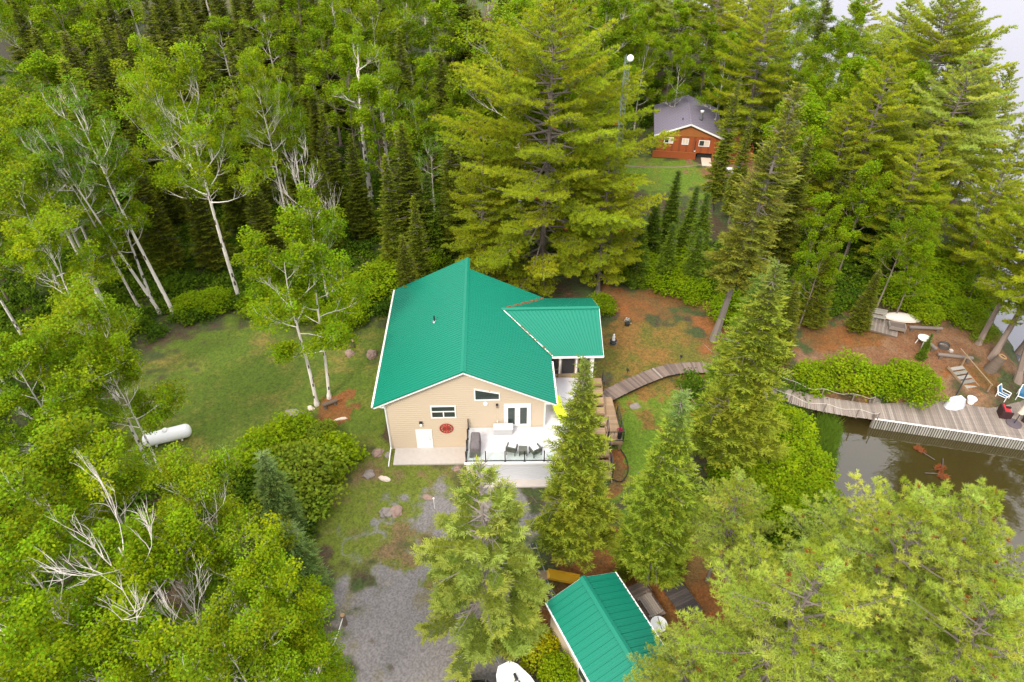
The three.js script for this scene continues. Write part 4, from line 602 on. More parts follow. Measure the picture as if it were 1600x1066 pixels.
// garden ornaments on the side lawn
{ const [x, z] = [8.52, -44.91], o = thing('garden_statue', 'white figurine standing on a dark half barrel', 'statue', [x, groundH(x, z), z]); put(cyl(0.3, 0.26, 0.4, 0, 0.2, 0, 18), 'barrel', mat.dark, o); for (const y of [0.1, 0.32]) put(new THREE.TorusGeometry(0.29, 0.015, 6, 20).rotateX(PI / 2).translate(0, y, 0), 'hoop', mat.galv, o);
  put(new THREE.LatheGeometry([[0, 0.4], [0.15, 0.4], [0.14, 0.5], [0.1, 0.66], [0.13, 0.78], [0.06, 0.88], [0.085, 0.97], [0.06, 1.05], [0, 1.07]].map(q => new THREE.Vector2(...q)), 16), 'figurine', mat.white, o); }
{ const [x, z] = [10.06, -47.59], o = thing('flower_planter', 'planter of white flowers at the rusty needle bed', 'planter', [x, groundH(x, z), z]); put(cyl(0.26, 0.2, 0.34, 0, 0.17, 0, 16), 'pot', mat.dark, o); srand(8); const s = new Sprig(); for (let i = 0; i < 110; i++) { const d = dir(rr(0, 6.3), rr(0, 1.5)), q = rr(0.12, 0.34); s.leaf(d[0] * q, 0.36 + d[1] * q, d[2] * q, d[0], d[1], d[2], 0.1, 0.1, i % 2 ? [0.75, 0.73, 0.74] : [0.06, 0.12, 0.03]); } put(s.geo(), 'flowers', broadMat, o); }
for (const [[x, z], lab] of [[[9.21, -41.15], 'small dark garden ornament by the boardwalk, nearest the porch'], [[13.77, -42.74], 'small dark garden ornament on the far bend of the boardwalk']]) { const o = thing('lawn_ornament', lab, 'ornament', [x, groundH(x, z), z]); put([bar([0, 0, 0], [0, 0.3, 0], 0.02), new THREE.SphereGeometry(0.11, 8, 6).scale(1, 0.8, 1.6).translate(0, 0.36, 0), bar([0, 0.4, 0.14], [0.03, 0.58, 0.2], 0.035)], 'figure', mat.dark, o); }
{ const o = thing('garden_edging', 'thin black edging around the rusty bed by the stairs', 'edging', [0, 0, 0]); put(rope([[6.6, 0.08, -30.3], [7.3, 0.08, -30.0], [7.9, 0.08, -30.9], [7.9, 0.08, -32.2], [7.6, 0.08, -33]], 0.035), 'strip', mat.dark, o); }

// ---------------------------------------------------------------- boardwalk and dock
srand(1200);
{
  const bw = thing('boardwalk', 'grey plank boardwalk curving from the house to the dock', 'boardwalk');
  const pts = [[...[6.92, -37.78], .5], [...[9.99, -39.80], .45], [...[12.74, -41.15], .4], [...[16.11, -41.35], .3], [...[19.15, -40.23], .2], [...[21.43, -38.41], .05], [...[24.28, -37.50], -.1], [...[27.61, -36.81], -.16]].map(([x, z, y]) => V(x, y, z));
  const cv = new THREE.CatmullRomCurve3(pts, false, 'centripetal'), n = Math.round(cv.getLength() / 0.155);
  const side = [[], []];
  for (let i = 0; i <= n; i++) { const t = i / n, p = cv.getPointAt(t), d = cv.getTangentAt(t), w = mix(1.25, 1.75, sstep(0.45, 0.8, t)) + rr(-0.05, 0.05); piece('plank', i === Math.round(n * 0.24) ? greyPlank[5] : pick(t < 0.55 ? brownPlank : greyPlank), bw, 0.142, 0.04, w, p.x, p.y + rr(-0.006, 0.006), p.z, 0, Math.atan2(-d.z, d.x) + rr(-0.015, 0.015)); if (i % 8 === 0) for (const s of [0, 1]) side[s].push([p.x + d.z * (s - 0.5) * 1.1, p.y - 0.1, p.z - d.x * (s - 0.5) * 1.1]); }
  for (const s of side) put(rope(s, 0.06, 80), 'stringer', mat.dark, bw);
  // posts and drooping ropes on the last stretch
  for (const s of [-1, 1]) { const tops = []; for (const t of [0.62, 0.72, 0.82, 0.92, 0.985]) { const p = cv.getPointAt(t), d = cv.getTangentAt(t), x = p.x - d.z * s * 0.85, z = p.z + d.x * s * 0.85; put(box(0.06, 0.9, 0.06, x, p.y + 0.34, z), 'rope_post', greyPlank[0], bw); tops.push([x, p.y + 0.78, z], [x + d.x * 1.2, p.y + 0.55, z + d.z * 1.2]); } tops.pop(); put(rope(tops, 0.013, 50), 'rail_rope', mat.rope, bw); }
  const dk = thing('dock', 'broad grey plank dock with white edge and slatted face', 'dock'), Y = -0.15, front = x => -36.15 + (x - 27.1) * 0.22, back = x => x < 32 ? -37.7 - (x - 27) * 0.08 : mix(-38.1, -39.3, sstep(32, 37, x)), an = Math.atan2(-0.22, 1);
  for (let i = 0, x = 27.0; x < 44.5; x += 0.152, i++) { const f = front(x), b = back(x), L = f - b; piece('plank', pick(greyPlank), dk, 0.14, 0.045, L + rr(-0.04, 0.02), x + L * 0.11 - 0.2, Y + rr(-0.005, 0.005), (f + b) / 2, 0, an); }
  for (let x = 27.0; x < 44.5; x += 0.168) piece('slat', pick(palePlank), dk, 0.112, 0.86, 0.03, x, Y - 0.44 + rr(-0.02, 0.02), front(x) + 0.12, R(-4), an);
  put(beam([26.95, Y + 0.04, front(26.95) + 0.08], [44.5, Y + 0.04, front(44.5) + 0.08], 0.1, 0.05), 'edge_board', mat.white, dk); put(box(0.14, 1.3, 0.14, 26.92, Y - 0.2, front(26.95) + 0.03), 'corner_post', greyPlank[3], dk);
  put(box(0.16, 0.5, 0.16, 26.9, Y + 0.3, front(26.95) - 0.05), 'corner_post', greyPlank[1], dk); for (let x = 28; x < 44; x += 2.6) put(cyl(0.1, 0.1, 2.2, x, Y - 1.2, front(x) - 0.3), 'pile', mat.barklog, dk);
}
{ // steps up the bank
  const st = thing('dock_steps', 'pale wooden steps with a rail from the dock up the bank', 'steps', [36.0, 0, -38.9], R(12)); for (let i = 0; i < 6; i++) piece('tread', pick(palePlank), st, 1.1, 0.05, 0.34, -0.05 * i, -0.02 + i * 0.13, -0.2 - i * 0.4); for (const s of [-1, 1]) put(beam([s * 0.58, -0.1, 0.1], [s * 0.58 - 0.28, 0.6, -2.5], 0.05, 0.2), 'stringer', mat.tan, st); put(beam([0.75, 0.8, 0.3], [0.35, 1.75, -3.2], 0.06, 0.06), 'handrail', mat.tan, st); for (const [x, y, z] of [[0.72, 0.85, 0.2], [0.42, 1.6, -2.5]]) put(box(0.08, 1.2, 0.08, x, y - 0.55, z), 'rail_post', mat.tan, st);
  const sp = thing('hollow_stump', 'tall grey hollow stump behind the dock steps', 'stump', [38.0, 0.2, -41.1]); sp.rotation.z = R(-16); put(cyl(0.34, 0.5, 1.8, 0, 0.7, 0, 16), 'trunk', mat.barklog, sp); put(new THREE.TorusGeometry(0.25, 0.09, 8, 20).rotateX(PI / 2).translate(0, 1.6, 0), 'cut_rim', mat.cutwood, sp); put(cyl(0.17, 0.17, 0.02, 0, 1.615, 0, 14), 'hollow', mat.dark, sp);
  const cv = thing('covered_grill', 'white covered chest on the dock', 'chest', [33.6, -0.12, -37.55], R(16)); const g = new THREE.CylinderGeometry(0.62, 0.85, 0.62, 8).rotateY(PI / 8).scale(1.1, 1, 0.62).translate(0, 0.31, 0); put(g, 'cover', mat.garage, cv); put(box(1.05, 0.1, 0.5, 0, 0.66, 0), 'lid', mat.garage, cv);
  const bk = thing('white_bucket', 'small white lidded bucket beside the white chest', 'bucket', [34.95, -0.12, -37.85]); put(cyl(0.32, 0.24, 0.42, 0, 0.21, 0, 16), 'pail', mat.white, bk); put(cyl(0.34, 0.34, 0.05, 0, 0.44, 0, 16), 'lid', mat.white, bk);
  const pole = thing('leaning_pole', 'dark pole leaning up from the dock behind the white chest', 'pole', [34.0, 0, -38.3]); put(bar([0, -0.1, 0], [0.9, 1.6, -1.1], 0.05), 'pole', mat.dark, pole);
  const chair = (x, z, t, label) => { const c = thing('lawn_chair', label, 'chair', [x, -0.12, z], t, 'blue lawn chairs on the dock'); for (const [a, b] of [[[-0.28, 0.42, 0.3], [-0.28, 0.36, -0.25]], [[0.28, 0.42, 0.3], [0.28, 0.36, -0.25]], [[-0.28, 0.36, -0.25], [-0.28, 1.0, -0.55]], [[0.28, 0.36, -0.25], [0.28, 1.0, -0.55]], [[-0.28, 1.0, -0.55], [0.28, 1.0, -0.55]], [[-0.28, 0.42, 0.3], [0.28, 0.42, 0.3]], [[-0.33, 0.62, 0.32], [-0.33, 0.62, -0.4]], [[0.33, 0.62, 0.32], [0.33, 0.62, -0.4]]]) put(bar(a, b, 0.035), 'frame', mat.white, c); put(box(0.52, 0.03, 0.54, 0, 0.39, 0.02, R(-6)), 'seat', mat.blue, c); for (let i = 0; i < 2; i++) put(box(0.24, 0.68, 0.03, -0.13 + i * 0.26, 0.69, -0.4, R(-25)), 'backrest', mat.blue, c); for (const s of [-1, 1]) for (const q of [0.32, -0.35]) put(bar([s * 0.33, 0.62, q], [s * 0.33, 0, q], 0.03), 'leg', mat.white, c); };
  chair(37.6, -38.3, R(35), 'white framed blue lawn chair nearest the dock steps'); chair(39.0, -38.2, R(-35), 'white framed blue lawn chair farther from the dock steps');
  const arm = (x, z, t, label) => { const c = thing('wicker_armchair', label, 'armchair', [x, -0.12, z], t, 'wicker armchairs on the dock'); put(box(0.75, 0.4, 0.75, 0, 0.2, 0), 'base', mat.wine, c); put(rbox(0.6, 0.14, 0.62, 0.05, 0, 0.46, 0.05), 'cushion', mat.redcush, c); put(box(0.75, 0.5, 0.12, 0, 0.6, -0.34), 'backrest', mat.wine, c); put(rbox(0.58, 0.4, 0.12, 0.05, 0, 0.7, -0.24), 'back_cushion', mat.redcush, c); for (const s of [-1, 1]) put(box(0.12, 0.28, 0.75, s * 0.34, 0.52, 0), 'armrest', mat.wine, c); };
  arm(36.7, -36.45, R(75), 'dark wicker armchair with red cushions, nearer the white chest'); arm(38.2, -35.75, R(-60), 'dark wicker armchair with red cushions beyond the parasol base');
  const um = thing('closed_parasol', 'closed beige parasol on a round dark base on the dock', 'parasol', [37.0, -0.12, -35.6]); put(cyl(0.5, 0.52, 0.08, 0, 0.04, 0, 26), 'base', M(0.1, 0.08, 0.09, 0.6), um); put(bar([0, 0.05, 0], [0.25, 2.5, -0.2], 0.03), 'pole', mat.dark, um); const fold = new THREE.CylinderGeometry(0.05, 0.2, 1.6, 10, 6); fold.translate(0.17, 1.75, -0.14); const fp = fold.attributes.position; for (let i = 0; i < fp.count; i++) { const a = Math.atan2(fp.getZ(i) + 0.14, fp.getX(i) - 0.17), k = 1 + 0.18 * Math.cos(a * 5); fp.setX(i, 0.17 + (fp.getX(i) - 0.17) * k); fp.setZ(i, -0.14 + (fp.getZ(i) + 0.14) * k); } fold.computeVertexNormals(); put(fold, 'canopy', mat.parch, um);
}
{ // the fire pit clearing
  const gy = (x, z) => groundH(x, z);
  const pl = thing('picnic_platform', 'grey plank platform with a bench at the clearing edge', 'platform', [31.9, gy(31.9, -46.6), -46.6], R(-28)); for (let i = 0; i < 15; i++) piece('plank', pick(greyPlank), pl, 0.14, 0.05, 2.3, -1.1 + i * 0.152, 0.16, 0); put(box(2.2, 0.16, 0.08, 0, 0.06, 1.1), 'rim', mat.barklog, pl);
  const bn = thing('wooden_bench', 'pale wooden bench with a slatted back on the clearing platform', 'bench', [31.6, gy(31.9, -46.6) + 0.2, -47.3], R(-20)); for (let i = 0; i < 3; i++) { piece('seat_slat', pick(palePlank), bn, 1.1, 0.04, 0.14, 0, 0.42, -0.16 + i * 0.16); piece('back_slat', pick(palePlank), bn, 1.1, 0.16, 0.04, 0, 0.58 + i * 0.18, -0.3); } for (const s of [-1, 1]) piece('leg', palePlank[1], bn, 0.07, 0.42, 0.4, s * 0.45, 0.21, 0);
  const fr = thing('wooden_planter_box', 'open wooden frame box at the front of the clearing platform', 'planter', [32.6, gy(32.6, -46) + 0.2, -46.0], R(-20)); for (const s of [-1, 1]) { piece('board', pick(greyPlank), fr, 1.3, 0.3, 0.05, 0, 0.3, s * 0.42); piece('board', pick(palePlank), fr, 0.05, 0.3, 0.84, s * 0.62, 0.3, 0); } piece('soil', brownPlank[3], fr, 1.2, 0.05, 0.8, 0, 0.3, 0); for (const s of [-1, 1]) for (const q of [-1, 1]) piece('leg', greyPlank[3], fr, 0.06, 0.5, 0.06, s * 0.6, 0.2, q * 0.4);
  const ca = thing('upturned_rowboat', 'pale upturned rowboat beside the clearing platform', 'boat', [33.6, gy(33.6, -47.4) + 0.3, -47.3], R(-12)); const hull = new THREE.SphereGeometry(1, 24, 10, 0, 2 * PI, 0, PI / 2).scale(1.5, 0.42, 0.6); put(hull, 'hull', M(0.55, 0.5, 0.45, 0.6), ca); put(new THREE.TorusGeometry(1, 0.03, 6, 30).rotateX(PI / 2).scale(1.5, 1, 0.6), 'gunwale', mat.parch, ca);
  const tb = thing('plastic_table', 'round cream plastic table by the fire pit', 'table', [33.95, gy(33.95, -44.1), -44.1]); put(cyl(0.52, 0.5, 0.05, 0, 0.7, 0, 26), 'tabletop', mat.cream, tb); for (let i = 0; i < 4; i++) { const a = i * PI / 2 + 0.5; put(bar([Math.cos(a) * 0.35, 0.69, Math.sin(a) * 0.35], [Math.cos(a) * 0.48, 0, Math.sin(a) * 0.48], 0.035), 'leg', mat.white, tb); }
  const lg = (a, b, label) => { const o = thing('log_bench', label, 'bench', [(a[0] + b[0]) / 2, gy((a[0] + b[0]) / 2, (a[1] + b[1]) / 2), (a[1] + b[1]) / 2], Math.atan2(-(b[1] - a[1]), b[0] - a[0])), L = Math.hypot(b[0] - a[0], b[1] - a[1]); put(rbox(L, 0.2, 0.26, 0.06, 0, 0.42, 0), 'seat', M(0.3, 0.25, 0.22, 0.9, { map: grainT }), o); for (const s of [-1, 1]) put(cyl(0.13, 0.14, 0.34, s * (L / 2 - 0.3), 0.16, 0), 'leg', mat.barklog, o); };
  lg([33.6, -45.9], [36.3, -45.7], 'long log bench on the far side of the fire pit'); lg([34.4, -42.5], [37.0, -42.0], 'long log bench on the dock side of the fire pit'); lg([34.0, -45.0], [34.5, -43.0], 'weathered log bench between the cream table and fire pit');
  const fp = thing('fire_pit', 'small metal fire ring in the clearing', 'fire pit', [35.6, gy(35.6, -43.8), -43.8]); put(new THREE.CylinderGeometry(0.42, 0.42, 0.32, 20, 1, true).translate(0, 0.16, 0), 'ring', new THREE.MeshStandardMaterial({ color: C(0.08, 0.075, 0.07), roughness: 0.8, side: THREE.DoubleSide }), fp); put(cyl(0.4, 0.4, 0.06, 0, 0.05, 0, 16), 'ash', M(0.35, 0.33, 0.32, 1), fp); for (let i = 0; i < 3; i++) put(bar([-0.2 + i * 0.15, 0.12, -0.2], [0.1 + i * 0.1, 0.2, 0.25], 0.045), 'firewood', mat.barklog, fp); put(box(0.24, 0.2, 0.24, 0.3, 0.1, 0.6), 'block', mat.concrete, fp);
}
// ---------------------------------------------------------------- lattice mast and far buildings
{
  const m = thing('lattice_mast', 'tall grey lattice antenna mast rising through the pine', 'mast', [8.9, groundH(8.9, -54.9), -54.9]), H = 20.6, w = 0.24;
  const leg = i => { const a = i / 3 * 2 * PI + 0.4; return [Math.cos(a) * w, Math.sin(a) * w]; };
  for (let i = 0; i < 3; i++) { const [x, z] = leg(i); put(bar([x, -0.1, z], [x, H, z], 0.024, 5), 'leg', mat.galv, m); }
  const br = []; for (let k = 0; k < 50; k++) for (let i = 0; i < 3; i++) { const [a, b] = leg(i), [c, d] = leg((i + 1) % 3), y = k * 0.41; br.push(bar([a, y, b], [c, y + 0.41, d], 0.011, 4), bar([a, y, b], [c, y, d], 0.011, 4)); } put(br, 'bracing', mat.galv, m).userData.kind = 'stuff';
  const d = put(new THREE.SphereGeometry(0.33, 20, 8, 0, 2 * PI, 0, 0.9).rotateX(R(75)).translate(0.2, H - 0.2, 0.1), 'dish', mat.white, m); put(bar([0, H - 0.3, 0], [0.2, H - 0.2, 0.35], 0.03), 'dish_arm', mat.galv, d);
}
{
  const c = thing('red_cabin', 'red brown wooden cabin with grey shingle roof and white trim', 'cabin', [22.2, 0, -83.0], R(-9)), hw = 3.85, eh = 4.3, ey = 2.8, ry = 4.45, L = 10, sl = (ry - ey) / eh;
  put(new THREE.ExtrudeGeometry(new THREE.Shape([[-hw, 0.7], [hw, 0.7], [hw, ry - sl * hw - 0.15], [0, ry - 0.15], [-hw, ry - sl * hw - 0.15]].map(q => new THREE.Vector2(...q))), { depth: L, bevelEnabled: false }).translate(0, 0, -L), 'wall', mat.orangewood, c);
  for (let i = 0; i < 25; i++) { const x = -hw + 0.15 + i * 0.3, top = Math.min(2.75, ry - 0.3 - sl * Math.abs(x)); piece('board', i % 3 ? mat.orangewood : mat.rust, c, 0.285, top - 0.7, 0.03, x, (top + 0.7) / 2, 0.017); }
  put(new THREE.ExtrudeGeometry(new THREE.Shape([[-hw, 2.78], [hw, 2.78], [0, ry - 0.2]].map(q => new THREE.Vector2(...q))), { depth: 0.05, bevelEnabled: false }), 'gable_panel', mat.orangetrim, c);
  for (const s of [-1, 1]) { const g = new THREE.BoxGeometry(Math.hypot(eh, ry - ey), 0.12, L + 0.7); boxUV(g, Math.hypot(eh, ry - ey), 0.12, L + 0.7); g.rotateZ(-s * Math.atan(sl)).translate(s * eh / 2, (ry + ey) / 2, -L / 2 + 0.05); put(g, 'roof_slope', mat.shingle, c); put(beam([0, ry - 0.04, 0.42], [s * eh, ey - 0.04, 0.42], 0.04, 0.2), 'rake_board', mat.white, c); }
  put(box(0.25, 0.05, L + 0.7, 0, ry + 0.06, -L / 2 + 0.05), 'ridge_cap', mat.shingle, c);
  const ch = put(cyl(0.14, 0.14, 1.3, 1.4, ry - 0.1, -2.6), 'chimney_pipe', mat.metal, c); put(cyl(0.24, 0.2, 0.18, 1.4, ry + 0.62, -2.6), 'chimney_cap', mat.white, ch); put(box(0.35, 0.1, 0.35, 1.4, ry - sl * 1.4 + 0.1, -2.6, 0, 0, -0.4), 'chimney_flashing', mat.dark, ch); put(cyl(0.07, 0.07, 0.35, -0.9, ry - 0.2, -1.8), 'vent_pipe', mat.dark, c);
  for (const [x, w, y, pale] of [[-2.4, 1.15, 2.15, 1], [-0.35, 0.85, 2.1, 0], [2.0, 1.35, 2.0, 1]]) { const o = new THREE.Group(); o.name = 'window'; c.add(o); o.position.set(x, y, 0.05); put([box(w, 0.08, 0.06, 0, 0.36, 0), box(w, 0.08, 0.06, 0, -0.36, 0), box(0.08, 0.64, 0.06, -w / 2 + 0.04, 0, 0), box(0.08, 0.64, 0.06, w / 2 - 0.04, 0, 0), box(0.05, 0.64, 0.05, 0, 0, 0)], 'frame', mat.white, o); for (const s of [-1, 1]) put(box(w / 2 - 0.1, 0.62, 0.02, s * (w / 4 - 0.02), 0, 0), 'pane', pale && s < 0 ? mat.window : mat.parch, o); }
  for (let i = 0; i < 40; i++) piece('skirt_slat', mat.orangewood, c, 0.11, 0.85, 0.03, -hw - 0.3 + i * 0.135, 0.36, 0.3, R(-8)); piece('skirt_rail', mat.orangetrim, c, 5.5, 0.08, 0.06, -1.5, 0.78, 0.26);
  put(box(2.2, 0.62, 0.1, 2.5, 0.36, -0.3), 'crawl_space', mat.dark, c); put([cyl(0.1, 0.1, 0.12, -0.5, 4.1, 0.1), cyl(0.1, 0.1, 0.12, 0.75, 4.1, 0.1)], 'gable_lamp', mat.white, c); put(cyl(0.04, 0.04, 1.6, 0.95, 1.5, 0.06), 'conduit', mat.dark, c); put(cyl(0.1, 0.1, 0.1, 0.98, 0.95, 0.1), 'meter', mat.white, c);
  const dk = put(box(4, 0.15, 7, 6.2, 0.75, -3.5), 'side_deck', mat.orangetrim, c); for (let i = 0; i < 7; i++) { piece('rail_post', mat.orangewood, dk, 0.1, 0.9, 0.1, 8.1, 1.25, -0.2 - i * 1.1); } piece('top_rail', mat.orangetrim, dk, 0.1, 0.1, 7, 8.1, 1.7, -3.5); piece('skirt', mat.rust, dk, 4, 0.7, 0.06, 6.2, 0.34, 0.02); for (let i = 0; i < 5; i++) piece('step', mat.orangetrim, dk, 1.2, 0.06, 0.3, 6.0, 0.6 - i * 0.14, 0.25 + i * 0.3);
  const rp = put(box(0.06, 0.8, 2.4, 3.2, 0.45, 1.3), 'ramp_rail', mat.orangetrim, c); put(box(1.2, 0.1, 2.4, 2.5, 0.12, 1.3), 'ramp', mat.parch, rp);
  struct(rope([[13, groundH(13, -81) + 0.02, -81], [17, groundH(17, -80.3) + 0.02, -80.3], [21, groundH(21, -80.2) + 0.02, -80.2], [24, groundH(24, -80.8) + 0.02, -80.8]], 0.45).scale(1, 1, 1).translate(0, -0.38, 0), 'garden_path', M(0.3, 0.22, 0.15, 0.95, { map: speckT }), 'narrow pale path across the lawn before the red cabin');
  const bn = thing('blue_barrel', 'bright blue barrel beside the red cabin deck', 'barrel', [27.6, groundH(27.6, -77.6), -77.6]); put(cyl(0.38, 0.38, 0.9, 0, 0.45, 0, 16), 'drum', mat.bluebin, bn); put(cyl(0.4, 0.4, 0.06, 0, 0.9, 0, 16), 'lid', mat.blue, bn);
  const bx = thing('grey_cooler', 'grey lidded cooler next to the blue barrel', 'cooler', [26.5, groundH(26.5, -77.8), -77.8]); put(rbox(0.9, 0.6, 0.6, 0.06, 0, 0.3, 0), 'body', mat.garage, bx); put(rbox(0.94, 0.12, 0.64, 0.04, 0, 0.64, 0), 'lid', mat.white, bx);
}
{
  const [x, z] = [-5.2, -134], s = thing('brown_hut', 'tiny brown hut with reddish roof far back in the forest', 'hut', [x, groundH(x, z), z], R(18)); put(box(2.6, 3.2, 3, 0, 1.6, 0), 'wall', M(0.11, 0.05, 0.035, 0.9, { map: grainV }), s); for (let i = 0; i < 9; i++) piece('board', i % 2 ? mat.rust : mat.brown, s, 0.03, 3.2, 0.3, -1.31, 1.6, -1.3 + i * 0.32);
  const rf = put(box(3.2, 0.12, 2.4, 0.1, 3.7, 0.95, R(38)), 'roof_slope', M(0.35, 0.16, 0.11, 0.8, { map: speckT }), s); put(box(3.2, 0.12, 2.4, 0.1, 3.7, -0.9, R(-38)), 'roof_slope', M(0.35, 0.16, 0.11, 0.8, { map: speckT }), s); put(box(0.4, 0.2, 0.4, 0.3, 4.1, 0.9), 'roof_vent', mat.white, rf);
}

// ---------------------------------------------------------------- trees one can single out
const T = (kind, v, at, h, wide, label, o) => plant(kind, v, at, h, wide, label, null, o);
// foreground
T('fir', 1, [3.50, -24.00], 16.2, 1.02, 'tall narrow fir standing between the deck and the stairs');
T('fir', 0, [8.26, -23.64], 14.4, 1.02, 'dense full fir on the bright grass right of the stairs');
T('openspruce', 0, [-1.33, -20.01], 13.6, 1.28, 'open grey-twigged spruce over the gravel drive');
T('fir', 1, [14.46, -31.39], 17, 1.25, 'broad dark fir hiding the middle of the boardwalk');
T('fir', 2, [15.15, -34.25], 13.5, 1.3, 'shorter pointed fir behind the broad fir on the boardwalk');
T('openspruce', 1, [17.07, -45.26], 21.5, 1.05, 'tall leaning spruce with a bare lower trunk beside the boardwalk', { tilt: R(-5), turn: 0 });
T('fir', 3, [-13.73, -25.47], 8, 0.95, 'small bluish spruce beside the big round bush');
T('fir', 3, [-11.80, -21.61], 7, 1.2, 'small bluish spruce overlapped by the roadside aspens');
// big pines
T('pine', 0, [2.9, -54.5], 25.5, 1.0, 'huge yellow-green white pine towering right behind the house');
T('pine', 1, [8.0, -52.6], 14.5, 1.0, 'white pine wrapped around the lattice mast');
T('pine', 1, [-2.6, -53.4], 13.5, 1.0, 'lower white pine spreading over the back ridge of the house', { turn: 2 });
T('pine', 1, [7.5, -62], 19, 1.0, 'white pine just behind the huge pine', { turn: 4 });
T('pine', 2, [11.17, -13.76], 15, 1.0, 'bushy pine overhanging the shed roof', { turn: 1.1 });
T('pine', 2, [16.50, -17.24], 14.5, 0.98, 'bushy pine with its tip against the inlet water', { turn: 3.0 });
T('pine', 2, [11.57, -22.73], 9.5, 0.85, 'shorter pale pine below the bank bushes', { turn: 4.4 });
T('pine', 2, [17.64, -13.14], 14, 1.0, 'pine in the bottom right corner over the grey water', { turn: 0.7 });
T('pine', 2, [18.68, -17.56], 14.5, 0.95, 'pine at the right edge just below the inlet', { turn: 5.3 });
T('pine', 2, [7.63, -14.26], 8.5, 0.9, 'pine whose low boughs lie across the shed eave', { turn: 2.2 });
T('pine', 0, [44.33, -74.22], 22, 1.0, 'largest white pine on the lake shore by the top right corner', { turn: 1.4 });
T('pine', 1, [34.07, -63.26], 19, 1.05, 'yellow-green white pine crowding the largest shore pine', { turn: 2.5 });
T('pine', 1, [28.85, -82.84], 21, 0.95, 'dark green white pine behind the red cabin', { turn: 0.4 });
T('pine', 1, [31.11, -61.85], 15, 1.0, 'white pine in front of the shore pines', { turn: 5 });
T('pine', 1, [35.12, -55.64], 14, 1.0, 'low white pine below the largest shore pine', { turn: 3.6 });
T('openspruce', 1, [48.97, -70.70], 17, 1.1, 'ragged spruce leaning over the lake at the right edge', { tilt: R(-7), turn: 2 });
T('pine', 3, [38.75, -42.50], 17, 1.05, 'bare-stemmed pine leaning behind the hollow stump', { tilt: R(-8), turn: 0.6 });
T('pine', 3, [39.74, -39.93], 16, 1.05, 'bare-stemmed pine at the water beyond the blue chairs', { tilt: R(-10), turn: 2.6 });
T('pine', 3, [38.81, -44.16], 15, 1.05, 'thin pine at the shore behind the fire pit', { tilt: R(6), turn: 4.2 });
for (const [at, v, h, w, lab] of [[[42.5, -55], 1, 12, 1.0, 'pine on the shore bend above the leaning pines'], [[47, -61], 1, 13, 1.0, 'pine at the water below the ragged leaning spruce'], [[40, -61], 1, 13, 1.0, 'pine behind the shore bend pine'], [[45.5, -67], 1, 15, 1.0, 'tall pine between the shore bend and the largest pine'], [[51, -72], 1, 15, 1.0, 'pine at the waterline beside the largest shore pine'], [[37, -66], 1, 13, 1.0, 'pine inland of the shore bend pines'], [[43.2, -45], 3, 16, 1.1, 'pine past the right edge above the dock'], [[41.6, -39.5], 3, 15, 1.1, 'pine past the right edge behind the dock chairs']]) T('pine', v, at, h, w, lab);
for (const [at, v, h, w, lab] of [[[38, -56.5], 1, 8, 1.1, 'green tree inland of the shore bend pine'], [[41.5, -51], 0, 6.5, 1.2, 'low green tree on the shore behind the leaning pines'], [[36, -53], 1, 7.5, 1.1, 'green tree behind the rowboat bushes'], [[33, -58], 0, 8.5, 1.1, 'green tree above the clearing spruces'], [[45, -56.5], 1, 6, 1.2, 'low green tree overhanging the lake']]) T('poplar', v, at, h, w, lab);
// birches and aspens with visible stems
T('birch', 2, [-30.14, -49.20], 19.5, 0.95, 'white leaning birch at the lawn edge, tallest of three', { tilt: R(5), turn: 0 });
T('birch', 2, [-31.52, -49.49], 17.5, 0.9, 'white birch with bare boughs left of the tallest lawn-edge birch', { tilt: R(9), turn: 0.7 });
T('birch', 2, [-33.85, -50.38], 15.5, 0.85, 'thin white birch farthest left at the lawn edge', { tilt: R(8), turn: 1.7 });
T('aspen', 4, [-24.85, -51.08], 20.5, 1.0, 'tall white-stemmed aspen at the lawn edge nearest the birch pair', { tilt: R(2), turn: 2.2 });
T('birch', 1, [-14.80, -37.54], 13.2, 1.22, 'leaning stem of the birch pair on the lawn', { tilt: R(0), turn: 0.3 });
T('birch', 1, [-14.03, -38.24], 13.8, 1.0, 'upright white stem of the birch pair on the lawn', { tilt: R(-9), turn: 1.2 });
T('birch', 3, [-16.12, -71.27], 17.5, 1.1, 'pale forked birch rising from the dark spruces', { turn: 2 });
T('dead', 0, [-16.79, -51.06], 13, 0.8, 'bare dead tree behind the birch pair');
T('dead', 0, [-15.92, -15.38], 14, 1.05, 'bare white dead tree in the bottom left corner', { turn: 0.8 });
T('dead', 0, [-13.03, -15.23], 10.5, 0.85, 'bare dead boughs among the roadside aspens', { turn: 3.8 });
